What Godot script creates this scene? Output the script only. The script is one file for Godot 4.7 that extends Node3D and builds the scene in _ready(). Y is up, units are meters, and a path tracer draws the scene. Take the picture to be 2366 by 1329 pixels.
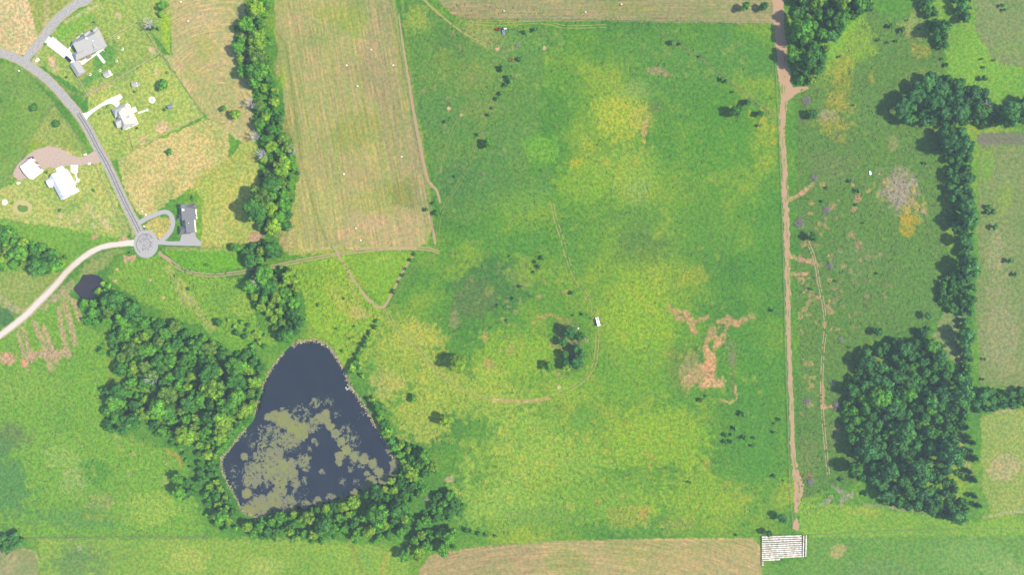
extends Node3D

# One photograph pixel is 0.3 m on the ground; the drone hangs 480 m above the middle of it.
const S := 0.3
const CX := 1183.0
const CY := 664.5
const FLY := 480.0
const GAIN := 3.0        # how much brighter than its base colour a sunlit level surface is drawn
const WET := -0.25       # level of the water

var rng := RandomNumberGenerator.new()
var used := {}
var M := {}

func _ready() -> void:
	# camera, straight down
	var cam := Camera3D.new()
	cam.name = "camera"
	add_child(cam)
	cam.position = Vector3(0, FLY, 0)
	cam.rotation_degrees = Vector3(-90, 0, 0)
	cam.fov = rad_to_deg(2.0 * atan(CY * S / FLY))
	cam.near = 1.0
	cam.far = 6000.0
	cam.current = true
	# sky and exposure
	var env := Environment.new()
	env.background_mode = Environment.BG_SKY
	var sky := Sky.new()
	var sm := ProceduralSkyMaterial.new()
	sm.sky_top_color = Color(0.46, 0.58, 0.76)
	sm.sky_horizon_color = Color(0.74, 0.82, 0.90)
	sm.sky_curve = 0.18
	sm.ground_bottom_color = Color(0.30, 0.36, 0.26)
	sm.ground_horizon_color = Color(0.62, 0.70, 0.72)
	sky.sky_material = sm
	env.sky = sky
	env.background_energy_multiplier = 1.0
	env.tonemap_mode = Environment.TONE_MAPPER_LINEAR
	env.tonemap_exposure = 2.45
	env.sdfgi_enabled = true
	env.ssao_enabled = true
	env.ssil_enabled = true
	env.fog_enabled = true
	env.fog_density = 0.00011
	env.fog_light_color = Color(0.86, 0.93, 1.0)
	var we := WorldEnvironment.new()
	we.name = "world"
	we.environment = env
	add_child(we)
	# sun, from the east and a little south
	var sun := DirectionalLight3D.new()
	sun.name = "sun"
	add_child(sun)
	sun.look_at_from_position(Vector3.ZERO, Vector3(-0.70, -0.75, -0.10), Vector3.UP)
	sun.light_energy = 1.5
	sun.light_color = Color(1.0, 0.965, 0.90)
	sun.light_angular_distance = 0.6
	sun.shadow_enabled = true

	rng.seed = 20
	materials()
	paint_ground()
	make_ground()
	make_water()
	make_roads()
	make_tracks()
	make_houses()
	make_fences()
	make_yard_things()
	make_vehicles()
	make_field_things()
	make_bales()
	make_trees()
	make_weeds()

# ---------------------------------------------------------------- placing and naming
func g(px: float, py: float, y := 0.0) -> Vector3:
	return Vector3((px - CX) * S, y, (py - CY) * S)

# the foot of a thing whose middle, h metres up, is seen at that pixel
func foot(px: float, py: float, h: float) -> Vector3:
	var k := 1.0 - h / FLY
	return Vector3((px - CX) * S * k, 0.0, (py - CY) * S * k)

func zp(x0: float, y0: float, k: float, list: Array) -> Array:
	var out := []
	for i in range(0, list.size(), 2):
		out.append(Vector2(x0 + list[i] / k, y0 + list[i + 1] / k))
	return out

func pts(list: Array) -> Array:
	return zp(0, 0, 1, list)

func numbered(called: String) -> String:
	var n: int = used.get(called, 0)
	used[called] = n + 1
	return called if n == 0 else "%s_%03d" % [called, n]

func tag(o: Node, label: String, category := "", group := "", kind := "") -> Node:
	if label: o.set_meta("label", label)
	if category: o.set_meta("category", category)
	if group: o.set_meta("group", group)
	if kind: o.set_meta("kind", kind)
	return o

func thing(called: String, label: String, category: String, at: Vector3, turn := 0.0, group := "") -> Node3D:
	var o := Node3D.new()
	o.name = numbered(called)
	add_child(o, true)
	o.position = at
	o.rotation.y = turn
	tag(o, label, category, group)
	return o

func part(called: String, mesh: Mesh, mat: Material, parent: Node, at := Vector3.ZERO) -> MeshInstance3D:
	var o := MeshInstance3D.new()
	o.mesh = mesh
	o.material_override = mat
	o.position = at
	if parent == self:
		o.name = numbered(called)
	else:
		var n := 0
		o.name = called
		while parent.has_node(NodePath(o.name)):
			n += 1
			o.name = "%s_%03d" % [called, n]
	parent.add_child(o, true)
	return o

func struct(called: String, mesh: Mesh, mat: Material, label: String, kind := "structure") -> MeshInstance3D:
	var o := part(called, mesh, mat, self)
	tag(o, label, "", "", kind)
	return o

const ORD := ["first", "second", "third", "fourth", "fifth", "sixth", "seventh", "eighth", "ninth", "tenth", "eleventh", "twelfth", "thirteenth", "fourteenth", "fifteenth", "sixteenth", "seventeenth", "eighteenth", "nineteenth", "twentieth"]
func nth(i: int) -> String:
	if i < 20: return ORD[i]
	return "%dth" % (i + 1) if (i + 1) % 10 > 3 or (i + 1) % 10 == 0 else "%d%s" % [i + 1, ["", "st", "nd", "rd"][(i + 1) % 10]]

# ---------------------------------------------------------------- materials
func alb(c: Color, gain := GAIN) -> Color:      # the base colour of a level surface that the photograph shows as c
	var l := c.srgb_to_linear()
	var grassy := clampf((l.g - l.r) / maxf(l.g, 0.001) * 3.0 + 0.25, 0.0, 1.0)
	var k := Vector3(0.98, 0.98, 0.93).lerp(Vector3(1.06, 0.90, 0.50), grassy) / gain
	return Color(maxf(l.r - 0.008, l.r * 0.5) * k.x, maxf(l.g - 0.008, l.g * 0.5) * k.y, maxf(l.b - 0.018, l.b * 0.45) * k.z).linear_to_srgb()

func noise_tex(freq: float, seed_: int, lo: Color, hi: Color, oct := 4, size := 512) -> NoiseTexture2D:
	var n := FastNoiseLite.new()
	n.seed = seed_
	n.noise_type = FastNoiseLite.TYPE_SIMPLEX
	n.frequency = freq
	n.fractal_octaves = oct
	n.fractal_gain = 0.6
	var t := NoiseTexture2D.new()
	t.width = size
	t.height = size
	t.seamless = true
	t.noise = n
	var r := Gradient.new()
	r.set_color(0, lo)
	r.set_color(1, hi)
	t.color_ramp = r
	return t

func grainy(lo: Color, hi: Color, metres: float, rough := 0.95, freq := 0.02) -> StandardMaterial3D:
	var m := StandardMaterial3D.new()
	m.albedo_texture = noise_tex(freq, 3 + M.size(), lo, hi)
	m.uv1_triplanar = true
	m.uv1_world_triplanar = true
	m.uv1_scale = Vector3.ONE / metres
	m.roughness = rough
	m.metallic_specular = 0.25
	m.cull_mode = BaseMaterial3D.CULL_DISABLED
	return m

func flat(c: Color, rough := 0.7, metal := 0.0) -> StandardMaterial3D:
	var m := StandardMaterial3D.new()
	m.albedo_color = c
	m.roughness = rough
	m.metallic = metal
	m.metallic_specular = 0.4
	m.cull_mode = BaseMaterial3D.CULL_DISABLED
	return m

func leafy(c: Color) -> StandardMaterial3D:
	var m := StandardMaterial3D.new()
	m.albedo_color = c
	m.vertex_color_use_as_albedo = true
	m.roughness = 0.7
	m.metallic_specular = 0.3
	m.cull_mode = BaseMaterial3D.CULL_DISABLED
	m.backlight_enabled = true
	m.backlight = Color(0.5, 0.55, 0.3)
	return m

func materials() -> void:
	M.asphalt = grainy(alb(Color8(178, 176, 180)), alb(Color8(226, 222, 222)), 22.0)
	M.court = grainy(alb(Color8(175, 172, 180)), alb(Color8(240, 238, 242)), 9.0, 0.95, 0.03)
	M.tar = grainy(alb(Color8(110, 110, 122)), alb(Color8(170, 170, 180)), 5.0, 0.95, 0.03)
	M.drive_grey = grainy(alb(Color8(196, 192, 200)), alb(Color8(222, 215, 220)), 10.0)
	M.concrete = grainy(Color(0.66, 0.65, 0.62), Color(0.76, 0.75, 0.72), 14.0)
	M.chalk = grainy(Color(0.52, 0.49, 0.44), Color(0.68, 0.65, 0.61), 7.0, 0.97, 0.03)
	M.pink_gravel = grainy(alb(Color8(214, 180, 162)), alb(Color8(240, 216, 202)), 16.0)
	M.dirt = grainy(alb(Color8(176, 150, 118)), alb(Color8(236, 200, 160)), 9.0, 0.97, 0.03)
	M.red_dirt = grainy(alb(Color8(182, 142, 110)), alb(Color8(252, 210, 174)), 4.0, 0.97, 0.03)
	M.straw_track = grainy(alb(Color8(150, 166, 88)), alb(Color8(212, 196, 134)), 8.0, 0.97, 0.03)
	M.faint_track = grainy(alb(Color8(118, 158, 80)), alb(Color8(166, 176, 108)), 9.0, 0.97, 0.02)
	M.putting = grainy(alb(Color8(110, 160, 80)), alb(Color8(130, 178, 92)), 4.0)
	M.sand = grainy(alb(Color8(220, 205, 140)), alb(Color8(232, 214, 150)), 4.0)
	M.roof_grey = grainy(alb(Color8(198, 200, 212)), alb(Color8(226, 228, 238)), 3.0, 0.9, 0.05)
	M.roof_pale = grainy(alb(Color8(226, 228, 236)), alb(Color8(248, 248, 252)), 3.0, 0.85, 0.05)
	M.roof_slate = grainy(alb(Color8(124, 130, 154)), alb(Color8(158, 164, 186)), 3.0, 0.9, 0.05)
	M.roof_white = grainy(Color(0.70, 0.70, 0.72), Color(0.76, 0.76, 0.77), 5.0, 0.4)
	M.wall_brick = grainy(Color(0.50, 0.40, 0.34), Color(0.62, 0.52, 0.45), 2.0)
	M.wall_white = flat(Color(0.85, 0.84, 0.81))
	M.wood = grainy(Color(0.42, 0.36, 0.29), Color(0.58, 0.51, 0.42), 2.0)
	M.grey_wood = grainy(Color(0.42, 0.40, 0.38), Color(0.58, 0.56, 0.53), 1.5)
	M.pale_rail = flat(Color(0.56, 0.49, 0.40), 0.9)
	M.wire = flat(Color(0.40, 0.38, 0.34), 0.8)
	M.bark = grainy(Color(0.30, 0.26, 0.21), Color(0.44, 0.39, 0.32), 1.5)
	M.bare = grainy(Color(0.46, 0.44, 0.43), Color(0.68, 0.66, 0.65), 1.5)
	M.brush = grainy(Color(0.32, 0.29, 0.26), Color(0.50, 0.46, 0.42), 1.5)
	M.bale = grainy(Color(0.57, 0.54, 0.48), Color(0.78, 0.75, 0.69), 1.2, 0.95, 0.04)
	M.bale_b = grainy(Color(0.52, 0.48, 0.41), Color(0.74, 0.70, 0.62), 0.9, 0.95, 0.05)
	M.bale_c = grainy(Color(0.62, 0.60, 0.55), Color(0.82, 0.80, 0.76), 1.0, 0.95, 0.05)
	M.bale_end = grainy(Color(0.55, 0.47, 0.33), Color(0.68, 0.60, 0.44), 0.8, 0.97, 0.05)
	M.white = flat(Color(0.88, 0.88, 0.88), 0.35)
	M.black = flat(Color(0.06, 0.06, 0.075), 0.3)
	M.navy = flat(Color(0.13, 0.16, 0.24), 0.45)
	M.glass = flat(Color(0.05, 0.06, 0.08), 0.08)
	M.red = flat(Color(0.55, 0.07, 0.10), 0.5)
	M.rubber = flat(Color(0.06, 0.06, 0.06), 0.9)
	M.steel = flat(Color(0.62, 0.65, 0.70), 0.5, 0.2)
	M.blue_grey = flat(Color(0.33, 0.39, 0.48), 0.6)
	M.lamp = flat(Color(0.85, 0.85, 0.80), 0.2)
	M.stone = grainy(Color(0.72, 0.68, 0.60), Color(0.86, 0.83, 0.78), 2.0)
	M.rust = flat(Color(0.42, 0.24, 0.15), 0.9)
	var w := StandardMaterial3D.new()
	w.albedo_texture = noise_tex(0.012, 71, Color(0.056, 0.068, 0.078), Color(0.092, 0.102, 0.108))
	w.uv1_triplanar = true
	w.uv1_world_triplanar = true
	w.uv1_scale = Vector3.ONE / 110.0
	w.roughness = 0.12
	w.metallic_specular = 0.5
	M.water = w
	var w2: StandardMaterial3D = w.duplicate()
	w2.albedo_texture = noise_tex(0.02, 72, Color(0.10, 0.075, 0.06), Color(0.15, 0.12, 0.10))
	M.brown_water = w2
	M.verge = grainy(alb(Color8(196, 180, 140)), alb(Color8(226, 206, 170)), 5.0, 0.97, 0.03)
	var al := StandardMaterial3D.new()
	al.vertex_color_use_as_albedo = true
	al.roughness = 0.9
	al.cull_mode = BaseMaterial3D.CULL_DISABLED
	M.algae = al
	M.leaf = {
		"bright green": leafy(Color(0.92, 1.0, 0.42)), "mid green": leafy(Color(0.68, 0.93, 0.42)), "dark green": leafy(Color(0.50, 0.76, 0.46)),
		"blue-green": leafy(Color(0.58, 0.86, 0.70)), "yellow-green": leafy(Color(0.94, 1.0, 0.34)), "olive": leafy(Color(0.72, 0.82, 0.50)), "dusky": leafy(Color(0.49, 0.76, 0.65)),  # blue-green and dusky also hold painted cloud shade in the eastern woods
	}

# ---------------------------------------------------------------- mesh helpers
func box(st: SurfaceTool, c: Vector3, s: Vector3, turn := 0.0) -> void:
	var b := Basis(Vector3.UP, turn)
	var h := s / 2.0
	var v := []
	for k in 8:
		v.append(c + b * Vector3(h.x if k & 1 else -h.x, h.y if k & 2 else -h.y, h.z if k & 4 else -h.z))
	for q in [[0, 1, 3, 2], [5, 4, 6, 7], [4, 0, 2, 6], [1, 5, 7, 3], [2, 3, 7, 6], [4, 5, 1, 0]]:
		quad(st, v[q[0]], v[q[1]], v[q[2]], v[q[3]])

func quad(st: SurfaceTool, a: Vector3, b: Vector3, c: Vector3, d: Vector3) -> void:
	tri(st, a, b, c)
	tri(st, a, c, d)

func tri(st: SurfaceTool, a: Vector3, b: Vector3, c: Vector3) -> void:
	st.set_normal(-(b - a).cross(c - a).normalized())
	st.add_vertex(a)
	st.set_normal(-(b - a).cross(c - a).normalized())
	st.add_vertex(b)
	st.set_normal(-(b - a).cross(c - a).normalized())
	st.add_vertex(c)

# a face with smooth normals, wound so that its front looks the way they point
func face(st: SurfaceTool, a: Vector3, b: Vector3, c: Vector3, na: Vector3, nb: Vector3, nc: Vector3) -> void:
	st.set_normal(na)
	st.add_vertex(a)
	if (b - a).cross(c - a).dot(na + nb + nc) > 0:
		st.set_normal(nc)
		st.add_vertex(c)
		st.set_normal(nb)
		st.add_vertex(b)
	else:
		st.set_normal(nb)
		st.add_vertex(b)
		st.set_normal(nc)
		st.add_vertex(c)

func up_tri(st: SurfaceTool, a: Vector3, b: Vector3, c: Vector3) -> void:     # a face that looks up
	if (b - a).cross(c - a).y > 0:
		tri(st, a, c, b)
	else:
		tri(st, a, b, c)

func mb() -> SurfaceTool:
	var st := SurfaceTool.new()
	st.begin(Mesh.PRIMITIVE_TRIANGLES)
	return st

func tube(st: SurfaceTool, a: Vector3, b: Vector3, r0: float, r1: float, n := 6) -> void:
	var d := (b - a).normalized()
	var x := d.cross(Vector3(0.3, 0.2, 0.93)).normalized()
	var y := d.cross(x)
	for k in n:
		var p := TAU * k / n
		var q := TAU * (k + 1) / n
		var e := x * cos(p) + y * sin(p)
		var f := x * cos(q) + y * sin(q)
		face(st, a + e * r0, b + f * r1, b + e * r1, e, f, e)
		face(st, a + e * r0, a + f * r0, b + f * r1, e, f, f)
		face(st, b, b + e * r1, b + f * r1, d, d, d)

func drum(st: SurfaceTool, c: Vector3, axis: Vector3, r: float, half: float, n := 12) -> void:
	tube(st, c - axis * half, c + axis * half, r, r, n)
	var x := axis.cross(Vector3(0.3, 0.2, 0.93)).normalized()
	var y := axis.cross(x)
	for k in n:
		var p := TAU * k / n
		var q := TAU * (k + 1) / n
		face(st, c - axis * half, c - axis * half + (x * cos(q) + y * sin(q)) * r, c - axis * half + (x * cos(p) + y * sin(p)) * r, -axis, -axis, -axis)

# a level sheet with the outline of that polygon (pixels), its edge roughened
func sheet(poly: Array, y: float, rough := 0.0, step := 1.0, deep := 0.0) -> ArrayMesh:
	var ring := PackedVector2Array()
	var n := FastNoiseLite.new()
	n.seed = 5
	n.frequency = 0.35
	for i in poly.size():
		var a: Vector2 = (poly[i] - Vector2(CX, CY)) * S
		var b: Vector2 = (poly[(i + 1) % poly.size()] - Vector2(CX, CY)) * S
		var k := maxi(1, int(a.distance_to(b) / step)) if rough > 0 else 1
		var out := (b - a).orthogonal().normalized()
		for j in k:
			var p := a.lerp(b, float(j) / k)
			ring.append(p + out * n.get_noise_2d(p.x, p.y) * rough)
	var st := mb()
	var idx := Geometry2D.triangulate_polygon(ring)
	for i in range(0, idx.size(), 3):
		var a := ring[idx[i]]
		var b := ring[idx[i + 1]]
		var c := ring[idx[i + 2]]
		up_tri(st, Vector3(a.x, y, a.y), Vector3(b.x, y, b.y), Vector3(c.x, y, c.y))
	if deep > 0:
		for i in ring.size():
			var a := ring[i]
			var b := ring[(i + 1) % ring.size()]
			quad(st, Vector3(a.x, y, a.y), Vector3(b.x, y, b.y), Vector3(b.x, y - deep, b.y), Vector3(a.x, y - deep, a.y))
	return st.commit()

# points (pixels) made smooth: [place in metres, across, metres run, width in metres]
func smooth(line: Array, widths: Array, step := 1.5) -> Array:
	var out := []
	var run := 0.0
	for i in line.size() - 1:
		var p0: Vector2 = line[maxi(i - 1, 0)]
		var p1: Vector2 = line[i]
		var p2: Vector2 = line[i + 1]
		var p3: Vector2 = line[mini(i + 2, line.size() - 1)]
		var k := maxi(1, int(p1.distance_to(p2) * S / step))
		for j in range(0, k + (1 if i == line.size() - 2 else 0)):
			var t := float(j) / k
			var p := p1.cubic_interpolate(p2, p0, p3, t)
			p = (p - Vector2(CX, CY)) * S
			var wa: float = widths[mini(i, widths.size() - 1)]
			var wb: float = widths[mini(i + 1, widths.size() - 1)]
			if out.size(): run += p.distance_to(out[-1][0])
			out.append([p, Vector2.ZERO, run, lerpf(wa, wb, t) * S])
	for i in out.size():
		var d: Vector2 = out[mini(i + 1, out.size() - 1)][0] - out[maxi(i - 1, 0)][0]
		out[i][1] = d.normalized().orthogonal()
	return out

func strip(st: SurfaceTool, line: Array, widths: Array, y: float, ragged := 0.0, aside := 0.0, gaps := 0.0, seed_ := 1) -> void:
	var s := smooth(line, widths, 0.8 if ragged > 0 else 1.6)
	var n := FastNoiseLite.new()
	n.seed = seed_
	n.frequency = 0.22
	n.fractal_octaves = 3
	for i in s.size() - 1:
		if gaps > 0 and n.get_noise_2d(s[i][2] * 0.35, 400.0) * 0.5 + 0.5 < gaps: continue
		var v := []
		for e in [s[i], s[i + 1]]:
			var w: float = e[3] / 2
			var a: Vector2 = e[0] + e[1] * (aside + w + n.get_noise_2d(e[2], 0) * ragged)
			var b: Vector2 = e[0] + e[1] * (aside - w + n.get_noise_2d(e[2], 90) * ragged)
			v.append(Vector3(a.x, y, a.y))
			v.append(Vector3(b.x, y, b.y))
		up_tri(st, v[0], v[1], v[3])
		up_tri(st, v[0], v[3], v[2])

# ---------------------------------------------------------------- the ground's painted colours: grasses, hay stubble, bare soil, flowers, wisps of haze
const CELL := 3.0
const MW := 828
const MH := 466
const MX := -59.0        # the pixel at the corner of the painted ground
const MY := -34.5
var R := PackedFloat32Array()
var G := PackedFloat32Array()
var B := PackedFloat32Array()
var hay := PackedByteArray()
var n1 := PackedByteArray()
var n2 := PackedByteArray()
var n3 := PackedByteArray()
var ground_texture: ImageTexture

func noise_bytes(w: int, h: int, freq: float, seed_: int, oct := 3) -> PackedByteArray:
	var n := FastNoiseLite.new()
	n.seed = seed_
	n.noise_type = FastNoiseLite.TYPE_SIMPLEX
	n.frequency = freq
	n.fractal_octaves = oct
	n.fractal_gain = 0.55
	var im := n.get_image(w, h, false, false, true)
	im.convert(Image.FORMAT_L8)
	return im.get_data()

func put_at(c: int, col: Color, a: float) -> void:
	R[c] += (col.r - R[c]) * a
	G[c] += (col.g - G[c]) * a
	B[c] += (col.b - B[c]) * a

func blob(x: float, y: float, rx: float, ry: float, turn: float, hex: String, much := 0.8, rag := 0.9) -> void:
	var col := alb(Color(hex))
	col.b *= 0.93
	var r := maxf(rx, ry) * 1.5
	var ct := cos(deg_to_rad(turn))
	var sn := sin(deg_to_rad(turn))
	for j in range(maxi(0, int((y - r - MY) / CELL)), mini(MH, int((y + r - MY) / CELL) + 1)):
		for i in range(maxi(0, int((x - r - MX) / CELL)), mini(MW, int((x + r - MX) / CELL) + 1)):
			var dx := MX + i * CELL - x
			var dy := MY + j * CELL - y
			var u := (dx * ct + dy * sn) / rx
			var v := (dy * ct - dx * sn) / ry
			var c := j * MW + i
			var d := sqrt(u * u + v * v) + (n1[c] / 255.0 - 0.5) * rag + (n3[c] / 255.0 - 0.5) * rag * 0.8
			var a := clampf((1.05 - d) / 0.55, 0.0, 1.0)
			if a > 0:
				put_at(c, col, a * a * (3 - 2 * a) * much)

func field(poly: Array, hex: String, much := 0.95, warp := 4.0, stubble := -1) -> void:
	var col := alb(Color(hex))
	col.b *= 0.93
	var ring := PackedVector2Array(poly)
	var lo: Vector2 = poly[0]
	var hi: Vector2 = poly[0]
	for p in poly:
		lo = lo.min(p)
		hi = hi.max(p)
	for j in range(maxi(0, int((lo.y - warp - MY) / CELL)), mini(MH, int((hi.y + warp - MY) / CELL) + 2)):
		for i in range(maxi(0, int((lo.x - warp - MX) / CELL)), mini(MW, int((hi.x + warp - MX) / CELL) + 2)):
			var c := j * MW + i
			var p := Vector2(MX + i * CELL + (n2[c] / 127.5 - 1.0) * warp, MY + j * CELL + (n3[c] / 127.5 - 1.0) * warp)
			if Geometry2D.is_point_in_polygon(p, ring):
				put_at(c, col, clampf(much * (0.7 + 0.6 * n1[c] / 255.0), 0, 1))
				if stubble >= 0: hay[c] = stubble

func streak(line: Array, w: float, hex: String, much := 0.8, rag := 0.6) -> void:
	var col := alb(Color(hex))
	col.b *= 0.93
	for k in line.size() - 1:
		var a: Vector2 = line[k]
		var b: Vector2 = line[k + 1]
		for j in range(maxi(0, int((minf(a.y, b.y) - w - MY) / CELL)), mini(MH, int((maxf(a.y, b.y) + w - MY) / CELL) + 1)):
			for i in range(maxi(0, int((minf(a.x, b.x) - w - MX) / CELL)), mini(MW, int((maxf(a.x, b.x) + w - MX) / CELL) + 1)):
				var p := Vector2(MX + i * CELL, MY + j * CELL)
				var c := j * MW + i
				var d := p.distance_to(Geometry2D.get_closest_point_to_segment(p, a, b)) / w + (n3[c] / 255.0 - 0.5) * rag
				var t := clampf((0.9 - d) / 0.5, 0, 1)
				if t > 0: put_at(c, col, t * much * 0.75)

# specks of another colour strewn over an ellipse: flowers, bare spots, weeds
func specks(x: float, y: float, rx: float, ry: float, n: int, size: float, hex: String, much := 0.7) -> void:
	for k in n:
		var a := rng.randf() * TAU
		var r := sqrt(rng.randf())
		var s := size * rng.randf_range(0.5, 1.4)
		blob(x + cos(a) * r * rx, y + sin(a) * r * ry, s, s * rng.randf_range(0.5, 1.0), rng.randf() * 180, hex, much)

func tone(poly: Array, by: Vector3, warp: float) -> void:
	var ring := PackedVector2Array(poly)
	for j in MH:
		for i in MW:
			var c := j * MW + i
			if Geometry2D.is_point_in_polygon(Vector2(MX + i * CELL + (n2[c] / 127.5 - 1.0) * warp, MY + j * CELL + (n3[c] / 127.5 - 1.0) * warp), ring):
				R[c] *= by.x
				G[c] *= by.y
				B[c] *= by.z

func paint_ground() -> void:
	var n := MW * MH
	R.resize(n)
	G.resize(n)
	B.resize(n)
	hay.resize(n)
	n1 = noise_bytes(MW, MH, 0.018, 11, 4)
	n2 = noise_bytes(MW, MH, 0.05, 12, 3)
	n3 = noise_bytes(MW, MH, 0.13, 13, 3)
	var wide := noise_bytes(MW, MH, 0.006, 14, 3)
	var deep := alb(Color8(78, 146, 72))
	var mid := alb(Color8(100, 166, 68))
	var yellower := alb(Color8(146, 188, 72))  # brighter, yellower grass tone
	for c in n:
		var t := clampf(wide[c] / 255.0 * 0.9 + (n1[c] / 255.0 - 0.5) * 0.7 + 0.05, 0, 1)
		var col := deep.lerp(mid, t * 2) if t < 0.5 else mid.lerp(yellower, (t - 0.5) * 2)
		R[c] = col.r
		G[c] = col.g
		B[c] = col.b
	paint_west()
	paint_middle()
	paint_east()
	tone(pts([110, 85, 190, 5, 395, -20, 395, 130, 475, 270, 600, 340, 600, 560, 320, 560, 0, 500, 0, 440, 75, 340, 200, 350, 200, 290, 75, 140]), Vector3(1.05, 1.045, 1.10), 6.0)
	tone(pts([930, 0, 1250, 56, 1785, 60, 1815, 600, 1835, 1240, 1100, 1250, 1000, 1090, 880, 880, 850, 720, 1010, 560, 985, 400]), Vector3(1.05, 1.01, 0.97), 10.0)
	tone(pts([1835, 220, 1930, 130, 2010, 20, 2180, 110, 2165, 300, 2200, 620, 2160, 740, 1950, 880, 1980, 1110, 1842, 1150]), Vector3(1.02, 0.94, 1.03), 10.0)
	# fine patchiness of the rough grass: clumps of other grasses a few metres across
	var tones := ["84b85a", "5f9a58", "9ab862", "6aa860", "a8b070", "7aa468"]
	for s in [[1400, 300, 400, 240, 260], [1350, 850, 420, 360, 320], [2020, 500, 150, 420, 120], [1120, 300, 130, 260, 90], [180, 1040, 200, 190, 80], [950, 850, 110, 140, 40]]:
		for k in tones.size(): specks(s[0], s[1], s[2], s[3], s[4] / 6, 5.5, tones[k], 0.35)
	# fine grain
	var W := 2048
	var H := 1152
	var low := PackedByteArray()
	low.resize(n * 3)
	for c in n:
		low[c * 3] = int(clampf(R[c] * 255, 0, 255))
		low[c * 3 + 1] = int(clampf(G[c] * 255, 0, 255))
		low[c * 3 + 2] = int(clampf(B[c] * 255, 0, 255))
	var im := Image.create_from_data(MW, MH, false, Image.FORMAT_RGB8, low)
	im.resize(W, H, Image.INTERPOLATE_CUBIC)
	var d := im.get_data()
	var f1 := noise_bytes(W, H, 0.42, 21, 2)
	var f2 := noise_bytes(W, H, 0.11, 22, 3)
	var f3 := noise_bytes(W, H, 0.035, 23, 3)
	var f4 := noise_bytes(W, H, 0.075, 24, 3)
	var lines := FastNoiseLite.new()
	lines.seed = 31
	lines.frequency = 1.0
	lines.fractal_octaves = 2
	var sx := float(MW) / W
	var sy := float(MH) / H
	for j in H:
		var row := int(j * sy) * MW
		for i in W:
			var k := j * W + i
			var a := (f1[k] - 127) * 0.0017 + (f2[k] - 127) * 0.0015
			var hue := (f3[k] - 127) * 0.0006 + (f4[k] - 127) * 0.0005
			if f1[k] + f2[k] > 330: hue += 0.035
			elif f1[k] + f4[k] < 165: a -= 0.08
			var cls := hay[row + int(i * sx)]
			if cls > 0:
				var px := MX + i * sx * CELL
				var py := MY + j * sy * CELL
				var s := 0.0
				if cls == 1:
					s = lines.get_noise_2d((px - py * 0.17) * 0.17, py * 0.005)
				elif cls == 2:
					var q := Vector2(px - 520, py - 250)
					s = lines.get_noise_2d(q.length() * 0.20, q.angle() * 1.6)
				elif cls == 3:
					s = lines.get_noise_2d((py - px * 0.01) * 0.2, px * 0.004)
				else:
					var q := Vector2(px - 1300, py - 2300)
					s = lines.get_noise_2d(q.length() * 0.2, q.angle() * 8.0)
				s *= clampf(0.65 + (f3[k] - 127) * 0.010, 0.2, 1.1)
				a = a * 0.6 + s * 0.17
				hue += s * 0.05
			k *= 3
			d[k] = int(clampf(d[k] * (1.0 + a + hue), 0, 255))
			d[k + 1] = int(clampf(d[k + 1] * (1.0 + a), 0, 255))
			d[k + 2] = int(clampf(d[k + 2] * (1.0 + a * 0.8 + hue * 0.4), 0, 255))
	im = Image.create_from_data(W, H, false, Image.FORMAT_RGB8, d)
	ground_texture = ImageTexture.create_from_image(im)

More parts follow.
